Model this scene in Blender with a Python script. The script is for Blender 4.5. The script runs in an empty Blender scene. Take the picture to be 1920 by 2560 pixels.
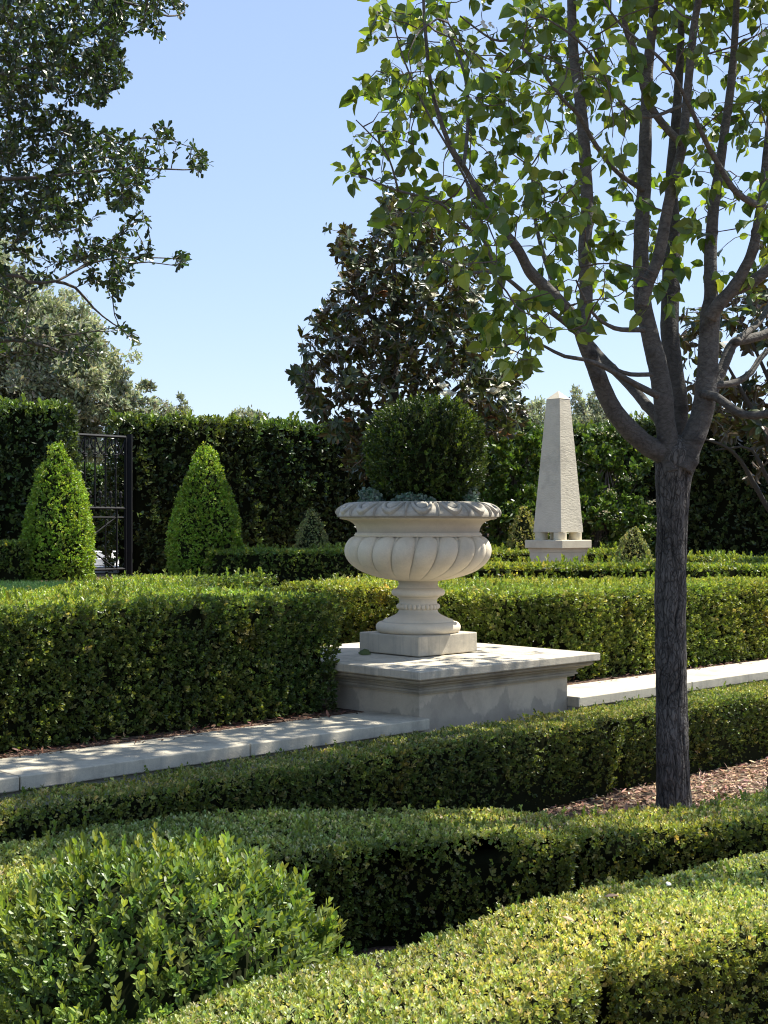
import bpy, math, numpy as np
from mathutils import Vector

# ------------------------------------------------------------------ camera, sky, sun, exposure
S = bpy.context.scene
F = 3450.0; CX = 960.0; HY = 1310.0; EYE = 1.75
cam_d = bpy.data.cameras.new("camera"); cam = bpy.data.objects.new("camera", cam_d)
S.collection.objects.link(cam); S.camera = cam
cam.location = (0, 0, EYE); cam.rotation_euler = (math.radians(90), 0, 0)
cam_d.sensor_fit = 'VERTICAL'; cam_d.sensor_height = 36.0; cam_d.lens = F / 2560 * 36.0
cam_d.shift_y = (HY - 1280) / 2560.0; cam_d.clip_start = 0.1; cam_d.clip_end = 3000

SUN_EL, SUN_AZ = 60.0, 64.0     # azimuth clockwise from +Y
w = bpy.data.worlds.new("World"); S.world = w; w.use_nodes = True
nt = w.node_tree; nt.nodes.clear()
wo = nt.nodes.new('ShaderNodeOutputWorld'); wb = nt.nodes.new('ShaderNodeBackground')
sk = nt.nodes.new('ShaderNodeTexSky'); sk.sky_type = 'NISHITA'; sk.sun_disc = False
sk.sun_elevation = math.radians(SUN_EL); sk.sun_rotation = math.radians(SUN_AZ)
sk.altitude = 100; sk.air_density = 1.0; sk.dust_density = 0.15; sk.ozone_density = 4.5
wb.inputs[1].default_value = 0.14
wm = nt.nodes.new('ShaderNodeMix'); wm.data_type = 'RGBA'; wm.blend_type = 'MULTIPLY'; wm.inputs[0].default_value = 1; wm.inputs[7].default_value = (1.34, 1.40, 1.62, 1)
wg = nt.nodes.new('ShaderNodeGamma'); wg.inputs[1].default_value = .52
nt.links.new(sk.outputs[0], wg.inputs[0]); nt.links.new(wg.outputs[0], wm.inputs[6]); nt.links.new(wm.outputs[2], wb.inputs[0]); nt.links.new(wb.outputs[0], wo.inputs[0])
sl = bpy.data.lights.new("sun", 'SUN'); sl.energy = 5.0; sl.angle = math.radians(0.55); sl.color = (1.0, 0.95, 0.86)
so = bpy.data.objects.new("sun", sl); S.collection.objects.link(so)
sdir = Vector((math.sin(math.radians(SUN_AZ)) * math.cos(math.radians(SUN_EL)),
               math.cos(math.radians(SUN_AZ)) * math.cos(math.radians(SUN_EL)), math.sin(math.radians(SUN_EL))))
so.rotation_euler = sdir.to_track_quat('Z', 'Y').to_euler(); so.location = (10, 10, 20)
S.view_settings.view_transform = 'Standard'; S.view_settings.look = 'None'
S.view_settings.exposure = 1.0; S.view_settings.gamma = 1.0
S.cycles.filter_width = 1.1; S.cycles.use_denoising = True; S.cycles.max_bounces = 8; S.cycles.transparent_max_bounces = 4

# ------------------------------------------------------------------ helpers
AX = np.array([0.7193, 0.6947]); BX = np.array([-0.6947, 0.7193])   # the garden's two axes
def ab(a, b): return (a * AX[0] + b * BX[0], a * AX[1] + b * BX[1])
def P(x, y, Y): return np.array([(x - CX) / F * Y, Y, EYE - (y - HY) / F * Y])
def G(x, y, z):
    Y = F * (EYE - z) / (y - HY); return ((x - CX) / F * Y, Y)
def rs(seed): return np.random.RandomState(seed)
def unit(v): return v / np.maximum(np.linalg.norm(v, axis=-1, keepdims=True), 1e-9)
_r = rs(5); _K = _r.normal(size=(14, 3)); _K = unit(_K) * _r.uniform(.6, 1.8, (14, 1)); _PH = _r.uniform(0, 6.28, 14)
def noise(p, f=1.0, o=0.0):
    p = np.asarray(p) * f + o
    return np.sin(p @ _K.T * 2.2 + _PH + 1.3 * np.sin(p[..., [1]] * 1.7 + p[..., [0]])).sum(-1) / 5.3
def cl(c): return np.clip(c, 0, 1)

class Soup:
    def __init__(s): s.v = []; s.l = []; s.n = []; s.c = []; s.m = []; s.nv = 0; s.sm = []
    def add(s, V, faces, col, mat=0, smooth=False):
        """V (N,k,3) or (k,3); faces: list of index tuples for one copy; col (3,) (N,3) or (N,k,3)"""
        V = np.asarray(V, float)
        if V.ndim == 2: V = V[None]
        N, k = V.shape[:2]
        col = np.asarray(col, float)
        if col.ndim == 1: col = np.broadcast_to(col, (N, k, 3))
        elif col.ndim == 2 and col.shape[0] == N: col = np.repeat(col[:, None], k, 1)
        elif col.ndim == 2: col = col[None]
        ln = np.array([len(f) for f in faces]); fl = np.concatenate([np.asarray(f) for f in faces])
        off = s.nv + np.arange(N) * k
        s.v.append(V.reshape(-1, 3)); s.c.append(col.reshape(-1, 3))
        s.l.append((off[:, None] + fl[None]).ravel()); s.n.append(np.tile(ln, N))
        s.m.append(np.full(N * len(ln), mat, np.int32)); s.sm.append(np.full(N * len(ln), smooth, bool))
        s.nv += N * k
    def build(s, name, mats, base=(0, 0, 0), parent=None):
        V = np.concatenate(s.v) - np.asarray(base if parent is None else tuple(parent.location)); L = np.concatenate(s.l); n = np.concatenate(s.n)
        me = bpy.data.meshes.new(name)
        me.vertices.add(len(V)); me.vertices.foreach_set('co', V.astype(np.float32).ravel())
        me.loops.add(len(L)); me.loops.foreach_set('vertex_index', L.astype(np.int32))
        me.polygons.add(len(n)); st = np.concatenate([[0], np.cumsum(n)[:-1]])
        me.polygons.foreach_set('loop_start', st.astype(np.int32))
        me.polygons.foreach_set('material_index', np.concatenate(s.m))
        me.polygons.foreach_set('use_smooth', np.concatenate(s.sm))
        at = me.color_attributes.new('col', 'FLOAT_COLOR', 'POINT')
        C = np.concatenate(s.c); C = np.concatenate([C, np.ones((len(C), 1))], 1)
        at.data.foreach_set('color', C.astype(np.float32).ravel())
        me.update(calc_edges=True)
        for m in (mats if isinstance(mats, (list, tuple)) else [mats]): me.materials.append(m)
        o = bpy.data.objects.new(name, me); S.collection.objects.link(o)
        if parent is None: o.location = base
        else: o.parent = parent
        return o
def tag(o, label=None, cat=None, group=None, kind=None):
    if label: o['label'] = label
    if cat: o['category'] = cat
    if group: o['group'] = group
    if kind: o['kind'] = kind
    return o
def empty(name, loc, label, cat, group=None):
    o = bpy.data.objects.new(name, None); S.collection.objects.link(o); o.location = loc
    o.empty_display_size = .1
    return tag(o, label, cat, group)

# ------------------------------------------------------------------ materials
def newmat(name):
    m = bpy.data.materials.new(name); m.use_nodes = True; t = m.node_tree; t.nodes.clear()
    return m, t, t.nodes.new('ShaderNodeOutputMaterial')
def nd(t, k, **kw):
    n = t.nodes.new(k)
    for a, b in kw.items():
        if a.startswith('i_'): n.inputs[a[2:].replace('_', ' ')].default_value = b
        else: setattr(n, a, b)
    return n
def leafmat(name, trans=.35, rough=.45, spec=.5, back=None, tsat=(1.25, 1.35, .5)):
    m, t, o = newmat(name)
    a = nd(t, 'ShaderNodeAttribute', attribute_name='col')
    b = nd(t, 'ShaderNodeBsdfPrincipled'); b.inputs['Roughness'].default_value = rough
    b.inputs['Specular IOR Level'].default_value = spec
    tr = nd(t, 'ShaderNodeBsdfTranslucent')
    mul = nd(t, 'ShaderNodeMix', data_type='RGBA', blend_type='MULTIPLY'); mul.inputs[0].default_value = 1
    mul.inputs[7].default_value = (*tsat, 1)
    col = a.outputs['Color']
    if back is not None:
        g = nd(t, 'ShaderNodeNewGeometry'); mx = nd(t, 'ShaderNodeMix', data_type='RGBA')
        t.links.new(g.outputs['Backfacing'], mx.inputs[0]); t.links.new(col, mx.inputs[6]); mx.inputs[7].default_value = (*back, 1)
        t.links.new(mx.outputs[2], b.inputs['Base Color'])
    else: t.links.new(col, b.inputs['Base Color'])
    t.links.new(col, mul.inputs[6]); t.links.new(mul.outputs[2], tr.inputs[0])
    s = nd(t, 'ShaderNodeMixShader'); s.inputs[0].default_value = trans
    t.links.new(b.outputs[0], s.inputs[1]); t.links.new(tr.outputs[0], s.inputs[2]); t.links.new(s.outputs[0], o.inputs[0])
    return m
def attrmat(name, rough=.9, spec=.2, bump=0, bscale=40, stretch=(1, 1, 1), mottle=0, metal=0):
    m, t, o = newmat(name)
    a = nd(t, 'ShaderNodeAttribute', attribute_name='col'); b = nd(t, 'ShaderNodeBsdfPrincipled')
    b.inputs['Roughness'].default_value = rough; b.inputs['Specular IOR Level'].default_value = spec; b.inputs['Metallic'].default_value = metal
    t.links.new(b.outputs[0], o.inputs[0]); src = a.outputs['Color']
    if bump or mottle:
        tc = nd(t, 'ShaderNodeTexCoord'); mp = nd(t, 'ShaderNodeMapping'); mp.inputs['Scale'].default_value = stretch
        n = nd(t, 'ShaderNodeTexNoise'); n.inputs['Scale'].default_value = bscale; n.inputs['Detail'].default_value = 8; n.inputs['Roughness'].default_value = .65
        t.links.new(tc.outputs['Object'], mp.inputs[0]); t.links.new(mp.outputs[0], n.inputs['Vector'])
        if mottle:
            r = nd(t, 'ShaderNodeMapRange'); r.inputs[1].default_value = .3; r.inputs[2].default_value = .7; r.inputs[3].default_value = 1 - mottle; r.inputs[4].default_value = 1 + mottle
            t.links.new(n.outputs[0], r.inputs[0])
            mx = nd(t, 'ShaderNodeVectorMath', operation='SCALE'); t.links.new(src, mx.inputs[0]); t.links.new(r.outputs[0], mx.inputs['Scale'])
            src = mx.outputs[0]
        if bump:
            bp = nd(t, 'ShaderNodeBump'); bp.inputs['Strength'].default_value = bump; bp.inputs['Distance'].default_value = .02
            t.links.new(n.outputs[0], bp.inputs['Height']); t.links.new(bp.outputs[0], b.inputs['Normal'])
    t.links.new(src, b.inputs['Base Color'])
    return m
def stonemat(name, c1, c2, grime=(.16, .155, .14), gamt=.5, bump=.25, bscale=90, stretch=(1, 1, 1), gscale=3.0, speck=.12, stain=None, streak=0):
    m, t, o = newmat(name)
    tc = nd(t, 'ShaderNodeTexCoord'); b = nd(t, 'ShaderNodeBsdfPrincipled'); b.inputs['Roughness'].default_value = .88; b.inputs['Specular IOR Level'].default_value = .25
    def ns(scale, det=6, st=(1, 1, 1), r=.6):
        mp = nd(t, 'ShaderNodeMapping'); mp.inputs['Scale'].default_value = st
        n = nd(t, 'ShaderNodeTexNoise'); n.inputs['Scale'].default_value = scale; n.inputs['Detail'].default_value = det; n.inputs['Roughness'].default_value = r
        t.links.new(tc.outputs['Object'], mp.inputs[0]); t.links.new(mp.outputs[0], n.inputs['Vector']); return n.outputs[0]
    def rng(s, a, bb, c, d):
        r = nd(t, 'ShaderNodeMapRange'); r.inputs[1].default_value = a; r.inputs[2].default_value = bb; r.inputs[3].default_value = c; r.inputs[4].default_value = d
        t.links.new(s, r.inputs[0]); return r.outputs[0]
    def mix(f, x, y, mode='MIX'):
        q = nd(t, 'ShaderNodeMix', data_type='RGBA', blend_type=mode)
        if isinstance(f, float): q.inputs[0].default_value = f
        else: t.links.new(f, q.inputs[0])
        for s, i in ((x, 6), (y, 7)):
            if isinstance(s, tuple): q.inputs[i].default_value = (*s, 1)
            else: t.links.new(s, q.inputs[i])
        return q.outputs[2]
    col = mix(rng(ns(gscale * 2), .35, .65, 0, 1), c1, c2)
    col = mix(rng(ns(gscale, 9, r=.7), .5, .75, 0, gamt), col, grime)
    if streak: col = mix(rng(ns(26, 4, (1, 1, .06)), .52, .8, 0, streak), col, grime)
    fine = ns(260, 3)
    sp = nd(t, 'ShaderNodeVectorMath', operation='SCALE'); t.links.new(col, sp.inputs[0]); t.links.new(rng(fine, .3, .7, 1 - speck, 1 + speck), sp.inputs['Scale'])
    col = sp.outputs[0]
    if stain is not None:
        sep = nd(t, 'ShaderNodeSeparateXYZ'); t.links.new(tc.outputs['Object'], sep.inputs[0])
        n = ns(3.0, 5, (1, 1, .5)); ad = nd(t, 'ShaderNodeMath', operation='MULTIPLY_ADD')
        t.links.new(n, ad.inputs[0]); ad.inputs[1].default_value = -1.3; t.links.new(sep.outputs[2], ad.inputs[2])
        col = mix(rng(ad.outputs[0], stain - .03, stain + .006, .38, 0), col, (.2, .18, .155))
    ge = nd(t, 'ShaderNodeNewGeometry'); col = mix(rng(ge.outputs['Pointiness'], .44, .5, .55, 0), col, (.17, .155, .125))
    t.links.new(col, b.inputs['Base Color'])
    bp = nd(t, 'ShaderNodeBump'); bp.inputs['Strength'].default_value = bump; bp.inputs['Distance'].default_value = .012
    t.links.new(ns(bscale, 8, stretch, .7), bp.inputs['Height']); t.links.new(bp.outputs[0], b.inputs['Normal']); t.links.new(b.outputs[0], o.inputs[0])
    return m
M_box = leafmat('boxwood_leaf', .36, .4, .5, tsat=(1.5, 1.35, .45))
M_hedge = leafmat('laurel_leaf', .22, .35, .5)
M_pear = leafmat('pear_leaf', .5, .38, .55, tsat=(1.45, 1.35, .4))
M_oak = leafmat('oak_leaf', .3, .33, .6)
M_mag = leafmat('magnolia_leaf', .15, .33, .4, back=(.085, .058, .028))
M_far = leafmat('far_leaf', .3, .6, .3, tsat=(1.1, 1.15, .7))
M_petal = leafmat('petal', .35, .5, .3, tsat=(1, 1, .95))
M_core = attrmat('twig_mass', 1, 0)
M_bark = attrmat('bark', .85, .25, .8, 60, (1, 1, .35), .35)
def crackle(m, sc=(30, 30, 8), depth=1.0, lo=.42):
    t = m.node_tree; b = [n for n in t.nodes if n.type == 'BSDF_PRINCIPLED'][0]
    tc = nd(t, 'ShaderNodeTexCoord'); n = nd(t, 'ShaderNodeTexNoise'); n.inputs['Scale'].default_value = 9; n.inputs['Detail'].default_value = 4
    t.links.new(tc.outputs['Object'], n.inputs['Vector'])
    ad = nd(t, 'ShaderNodeVectorMath', operation='MULTIPLY_ADD'); t.links.new(n.outputs['Color'], ad.inputs[0]); ad.inputs[1].default_value = (.09, .09, .16); t.links.new(tc.outputs['Object'], ad.inputs[2])
    mp = nd(t, 'ShaderNodeMapping'); mp.inputs['Scale'].default_value = sc; t.links.new(ad.outputs[0], mp.inputs[0])
    v = nd(t, 'ShaderNodeTexVoronoi', feature='DISTANCE_TO_EDGE'); v.inputs['Scale'].default_value = 1; t.links.new(mp.outputs[0], v.inputs['Vector'])
    r = nd(t, 'ShaderNodeMapRange'); r.inputs[1].default_value = .01; r.inputs[2].default_value = .13; r.inputs[3].default_value = lo; r.inputs[4].default_value = 1; t.links.new(v.outputs['Distance'], r.inputs[0])
    src = b.inputs['Base Color'].links[0].from_socket; k = nd(t, 'ShaderNodeVectorMath', operation='SCALE')
    t.links.new(src, k.inputs[0]); t.links.new(r.outputs[0], k.inputs['Scale']); t.links.new(k.outputs[0], b.inputs['Base Color'])
    prev = b.inputs['Normal'].links[0].from_socket; bp = nd(t, 'ShaderNodeBump'); bp.inputs['Strength'].default_value = depth; bp.inputs['Distance'].default_value = .012
    t.links.new(r.outputs[0], bp.inputs['Height']); t.links.new(prev, bp.inputs['Normal']); t.links.new(bp.outputs[0], b.inputs['Normal'])
crackle(M_bark, (50, 50, 11), .7)
M_branch = attrmat('smooth_bark', .8, .3, .5, 45, (1, 1, 1.6), .3)
M_limb = attrmat('limb_bark', .8, .3, .6, 38, (1, 1, 1.6), .3); crackle(M_limb, (16, 16, 34), .35, .72)
M_mulch = attrmat('mulch_chip', .9, .2)
M_iron = attrmat('black_iron', .7, .2)
M_grass = leafmat('grass_blade', .3, .5, .4)
LS1, LS2 = (.60, .55, .45), (.52, .475, .38)
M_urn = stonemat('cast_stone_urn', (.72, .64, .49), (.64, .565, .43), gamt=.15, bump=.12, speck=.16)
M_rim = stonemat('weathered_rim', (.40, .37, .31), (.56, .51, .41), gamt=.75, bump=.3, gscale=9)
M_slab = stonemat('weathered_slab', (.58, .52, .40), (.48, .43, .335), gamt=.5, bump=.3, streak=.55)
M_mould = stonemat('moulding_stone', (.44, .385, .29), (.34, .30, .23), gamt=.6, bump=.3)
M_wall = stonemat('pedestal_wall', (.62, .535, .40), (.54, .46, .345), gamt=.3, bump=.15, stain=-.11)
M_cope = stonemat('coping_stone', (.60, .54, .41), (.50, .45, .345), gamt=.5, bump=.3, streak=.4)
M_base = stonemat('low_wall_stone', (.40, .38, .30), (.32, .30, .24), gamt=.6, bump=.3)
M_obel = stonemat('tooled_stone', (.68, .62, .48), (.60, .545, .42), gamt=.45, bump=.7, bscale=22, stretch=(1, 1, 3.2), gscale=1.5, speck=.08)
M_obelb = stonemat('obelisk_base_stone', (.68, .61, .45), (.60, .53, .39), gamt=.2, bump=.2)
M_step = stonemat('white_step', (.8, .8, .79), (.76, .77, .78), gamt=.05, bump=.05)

# ------------------------------------------------------------------ leaf templates (u along, v across, w up)
def sym(pts, mid, faces): return np.array(pts, float), faces
T_BOX = (np.array([(0, 0, 0), (.38, .5, .13), (.8, .4, .1), (1, 0, -.04), (.8, -.4, .1), (.38, -.5, .13)]), [(0, 3, 2, 1), (0, 5, 4, 3)])
T_DIA = (np.array([(0, 0, 0), (.5, .5, .14), (1, 0, -.04), (.5, -.5, .14)]), [(0, 2, 1), (0, 3, 2)])
T_OBO = (np.array([(0, 0, 0), (.4, .28, .06), (.78, .5, .1), (1, 0, -.1), (.78, -.5, .1), (.4, -.28, .06), (.6, 0, 0)]), [(0, 6, 2, 1), (6, 3, 2), (0, 5, 4, 6), (6, 4, 3)])
_p = [(0, .015, 0), (0, -.015, 0), (.32, -.012, 0), (.32, .012, 0),                    # petiole 0-3
      (.32, 0, 0), (.52, 0, -.02), (.76, 0, -.09), (1.0, 0, -.24),                      # midrib 4-7
      (.36, .25, .03), (.5, .4, .16), (.7, .37, .09), (.88, .15, -.06),                  # 8-11
      (.36, -.25, .03), (.5, -.4, .16), (.7, -.37, .09), (.88, -.15, -.06)]
T_PEAR = (np.array(_p), [(0, 1, 2, 3), (4, 5, 9, 8), (5, 6, 10, 9), (6, 7, 11, 10), (4, 12, 13, 5), (5, 13, 14, 6), (6, 14, 15, 7)])
_p = [(0, 0, 0), (.35, 0, .0), (.7, 0, -.05), (1, 0, -.16), (.15, .28, .05), (.4, .5, .12), (.72, .42, .06), (.15, -.28, .05), (.4, -.5, .12), (.72, -.42, .06)]
T_MAG = (np.array(_p), [(0, 1, 5, 4), (1, 2, 6, 5), (2, 3, 6), (0, 7, 8, 1), (1, 8, 9, 2), (2, 9, 3)])
def leaves(s, Pn, D, N, L, W, col, T, mat=0, smooth=False):
    D = unit(D); Sd = unit(np.cross(N, D)); N = np.cross(D, Sd)
    t = T[0]; L = np.asarray(L).reshape(-1, 1, 1); W = np.asarray(W).reshape(-1, 1, 1)
    V = Pn[:, None] + D[:, None] * t[None, :, 0:1] * L + Sd[:, None] * t[None, :, 1:2] * W + N[:, None] * t[None, :, 2:3] * W
    s.add(V, T[1], col, mat, smooth)
def ortho(a, r):
    e = r.normal(size=a.shape); e1 = unit(np.cross(a, e)); return e1, np.cross(a, e1)
def palette(r, n, cols, wts, jit=.12):
    c = np.array(cols)[r.choice(len(cols), n, p=np.array(wts) / sum(wts))]
    return cl(c * r.uniform(1 - 2 * jit, 1 + 2 * jit, (n, 1)) * r.uniform(1 - jit, 1 + jit, (n, 3)))
def sprigs(s, r, Pn, Nrm, k, L, sp, cols, wts, T=T_BOX, wr=.5, jit=.55, up=.25, th=(35, 62), tip=None, mat=0, zone=None, tr=.0):
    """k pairs of leaves along a short shoot at every point of Pn"""
    n = len(Pn)
    a = unit(Nrm + r.normal(size=(n, 3)) * jit + np.array([0, 0, up]))
    e1, e2 = ortho(a, r); sc = r.uniform(.75, 1.25, n); base = palette(r, n, cols, wts)
    if zone is not None: base = cl(base * zone)
    for i in range(k):
        for sgn in (1, -1):
            ph = (i % 2) * math.pi / 2 + r.normal(size=n) * .35
            e = (e1 * np.cos(ph)[:, None] + e2 * np.sin(ph)[:, None]) * sgn
            t = np.radians(r.uniform(*th, n))[:, None] * (1.15 - .5 * (i + 1) / k)
            D = a * np.cos(t) + e * np.sin(t); N = a * np.sin(t) - e * np.cos(t) + r.normal(size=(n, 3)) * .25
            l = L * sc * r.uniform(.75, 1.2, n) * (1 if i < k - 1 else .8)
            c = base * r.uniform(.8, 1.2, (n, 1))
            if tip is not None:
                f = (i / max(1, k - 1)) ** 1.5 * .6; c = c * (1 - f) + np.array(tip) * f
            leaves(s, Pn + a * (i * sp * sc)[:, None], D, N, l, l * wr * r.uniform(.85, 1.15, n), cl(c), T, mat)

# ------------------------------------------------------------------ clipped hedges
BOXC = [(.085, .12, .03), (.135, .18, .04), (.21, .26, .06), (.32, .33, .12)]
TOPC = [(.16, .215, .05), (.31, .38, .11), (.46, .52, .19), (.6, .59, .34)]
def inset(poly, d):
    n = len(poly); out = []
    for i in range(n):
        p0, p1, p2 = poly[i - 1], poly[i], poly[(i + 1) % n]
        a = unit(p1 - p0); b = unit(p2 - p1)
        na = np.array([-a[1], a[0]]); nb = np.array([-b[1], b[0]]); m = unit(na + nb)
        out.append(p1 + m * d / max(.35, float(m @ na)))
    return np.array(out)
def inpoly(pts, poly):
    x, y = pts[:, 0], pts[:, 1]; c = np.zeros(len(pts), bool); n = len(poly)
    for i in range(n):
        x1, y1 = poly[i]; x2, y2 = poly[(i + 1) % n]
        c ^= ((y1 > y) != (y2 > y)) & (x < (x2 - x1) * (y - y1) / (y2 - y1 + 1e-12) + x1)
    return c
def edist(pts, poly):
    d = np.full(len(pts), 1e9); n = len(poly)
    for i in range(n):
        a = poly[i]; b = poly[(i + 1) % n]; ba = b - a; t = np.clip(((pts - a) @ ba) / (ba @ ba), 0, 1)
        d = np.minimum(d, np.linalg.norm(pts - (a + t[:, None] * ba), axis=1))
    return d
def hedge(label, poly, z0, z1, L=.024, side=9000, top=9000, seed=1, group='clipped box hedges', name='box_hedge', cat='hedge', bump=.014, taper=.06, k=3,
          sc=BOXC, sw=(5, 4, 2, 1), tc=TOPC, tw=(3, 4, 3, 2), T=T_BOX, shoots=60, mat=None, back=.3, wr=.52, z0f=None, rnd=.05, far=None, topup=.5, clump=.3):
    r = rs(seed); poly = np.array(poly, float)
    ar = .5 * sum(poly[i][0] * poly[(i + 1) % len(poly)][1] - poly[(i + 1) % len(poly)][0] * poly[i][1] for i in range(len(poly)))
    if ar < 0: poly = poly[::-1]
    s = Soup(); n = len(poly); H = z1 - z0
    # inner mass of twigs
    ci = inset(poly, .07 + bump); pts = []
    for i in range(n):
        a, b = ci[i], ci[(i + 1) % n]; m = max(1, int(np.linalg.norm(b - a) / .25))
        for j in range(m): pts.append(a + (b - a) * j / m)
    pts = np.array(pts); m = len(pts); zs = [z0 - .05, z0 + H * .5, z1 - .12, z1 - .06]; cen = pts.mean(0)
    V = np.concatenate([np.c_[pts if q < 3 else pts + unit(cen - pts) * .04, np.full(m, z)] for q, z in enumerate(zs)])
    fc = [(q * m + i, q * m + (i + 1) % m, (q + 1) * m + (i + 1) % m, (q + 1) * m + i) for q in range(3) for i in range(m)] + [tuple(range(3 * m, 4 * m))]
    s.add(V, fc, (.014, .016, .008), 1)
    kk = 2 * k
    def zone(Pn):   # plant-to-plant colour variation along the row
        z = noise(Pn, 2.1, seed * 3.7); z2 = noise(Pn, .8, seed)
        return np.c_[1 + .22 * z + .16 * z2, 1 + .17 * z + .05 * z2, 1 + .12 * z]
    def dents(Pn): return noise(Pn * np.array([1, 1, .8]), 3.0, seed) * bump + noise(Pn, 9, seed * 2.0) * bump * .5
    for i in range(n):
        a, b = poly[i], poly[(i + 1) % n]; ln = np.linalg.norm(b - a); e = (b - a) / ln; no = np.array([e[1], -e[0]])
        mid = (a + b) / 2; vis = 1 if (-mid) @ no > -.05 * np.linalg.norm(mid) else back
        N = int(ln * H * side * vis / kk)
        if N < 1: continue
        t = r.rand(N); z = z0 + H * r.rand(N) ** .9
        q = a + (b - a) * t[:, None]; Pn = np.c_[q, z]; dn = dents(Pn)
        over = np.clip((z - (z1 - rnd)) / rnd, 0, 1) ** 2 * rnd * .7 + taper * np.clip(1 - (z - z0) / H, 0, 1)
        dep = r.exponential(.014, N) - .008
        # sparse patches: leaves thinner where a clump has gaps
        keep = noise(Pn, 5.5, seed + 9) * .5 + r.rand(N) > clump - .15
        off = (dn - over - dep)[:, None]
        Pn[:, :2] += no * off; Pn = Pn[keep]; dark = 1 - .0 * Pn[:, 0]
        NN = np.tile([no[0], no[1], .15], (len(Pn), 1))
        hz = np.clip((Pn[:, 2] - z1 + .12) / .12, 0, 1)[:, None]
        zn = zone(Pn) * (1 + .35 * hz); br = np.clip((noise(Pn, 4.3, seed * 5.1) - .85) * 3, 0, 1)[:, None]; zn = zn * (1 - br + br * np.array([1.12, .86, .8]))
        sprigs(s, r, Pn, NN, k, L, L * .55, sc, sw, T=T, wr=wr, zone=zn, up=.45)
    lo, hi = poly.min(0), poly.max(0); A = (hi - lo).prod(); N = int(A * top / kk)
    q = lo + r.rand(N, 2) * (hi - lo); q = q[inpoly(q, poly)]
    if far is not None:     # thinner, coarser leaves on the far part of a deep top
        q = q[r.rand(len(q)) < np.clip((far / np.maximum(q[:, 1], far)) ** 1.3, .55, 1)]
    d = edist(q, poly); Pn = np.c_[q, np.full(len(q), z1)]
    Pn[:, 2] += dents(Pn) * .8 - np.clip(1 - d / rnd, 0, 1) ** 2 * rnd * .6 - r.exponential(.008, len(q)) - L * .6
    ed = np.clip(d / .18, 0, 1)[:, None]
    tcol = tc
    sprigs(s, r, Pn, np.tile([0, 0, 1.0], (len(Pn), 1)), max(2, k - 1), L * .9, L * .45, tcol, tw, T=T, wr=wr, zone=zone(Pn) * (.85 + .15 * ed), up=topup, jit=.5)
    if shoots:
        N = int(abs(ar) * shoots); q = lo + r.rand(N * 3, 2) * (hi - lo); q = q[inpoly(q, poly)][:N]
        q = q[noise(np.c_[q, q[:, :1]], 1.6, seed) > -.2]
        Pn = np.c_[q, np.full(len(q), z1 - L * .8)]
        sprigs(s, r, Pn, np.tile([0, 0, 1.0], (len(Pn), 1)), k + 2, L * 1.15, L * .6, [(.14, .2, .035), (.22, .29, .06)], (1, 1), T=T, wr=wr, up=.6, jit=.25, th=(25, 45))
    base = (float(poly[:, 0].mean()), float(poly[:, 1].mean()), z0)
    return tag(s.build(name, [mat or M_box, M_core], base), label, cat, group)

def lathe_pts(r, N, prof, zc=None):
    """random points on a surface of revolution given by profile [(r,z),...] -> pos (local), normal"""
    prof = np.array(prof, float); seg = np.diff(prof, axis=0); ln = np.linalg.norm(seg, axis=1)
    area = ln * (prof[:-1, 0] + prof[1:, 0]) / 2; i = r.choice(len(seg), N, p=area / area.sum())
    r0, r1 = prof[i, 0], prof[i + 1, 0]; u = r.rand(N); t = np.where(abs(r1 - r0) < 1e-6, u, (-r0 + np.sqrt(r0 ** 2 + u * (r1 ** 2 - r0 ** 2))) / np.where(abs(r1 - r0) < 1e-6, 1, r1 - r0))
    q = prof[i] + seg[i] * t[:, None]; ph = r.uniform(0, 2 * math.pi, N)
    nr = -seg[i, 1] / ln[i]; nz = seg[i, 0] / ln[i]      # profile runs from top to bottom
    return np.c_[q[:, 0] * np.cos(ph), q[:, 0] * np.sin(ph), q[:, 1]], np.c_[nr * np.cos(ph), nr * np.sin(ph), nz]
def lathe(s, c, prof, sides, col, mat=0, shrink=0, fn=None, smooth=True, closed=True):
    prof = np.array(prof, float); m = len(prof); th = np.arange(sides) / sides * 2 * math.pi
    R = np.maximum(prof[:, 0] - shrink, .0)[:, None] * np.ones(sides); Z = prof[:, 1][:, None] * np.ones(sides)
    if fn is not None: R, Z = fn(R, Z, th)
    V = np.stack([c[0] + R * np.cos(th), c[1] + R * np.sin(th), c[2] + Z], -1).reshape(-1, 3)
    f = [(i * sides + j, (i + 1) * sides + j, (i + 1) * sides + (j + 1) % sides, i * sides + (j + 1) % sides) for i in range(m - 1) for j in range(sides)]
    s.add(V, f, col, mat, smooth)
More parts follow.
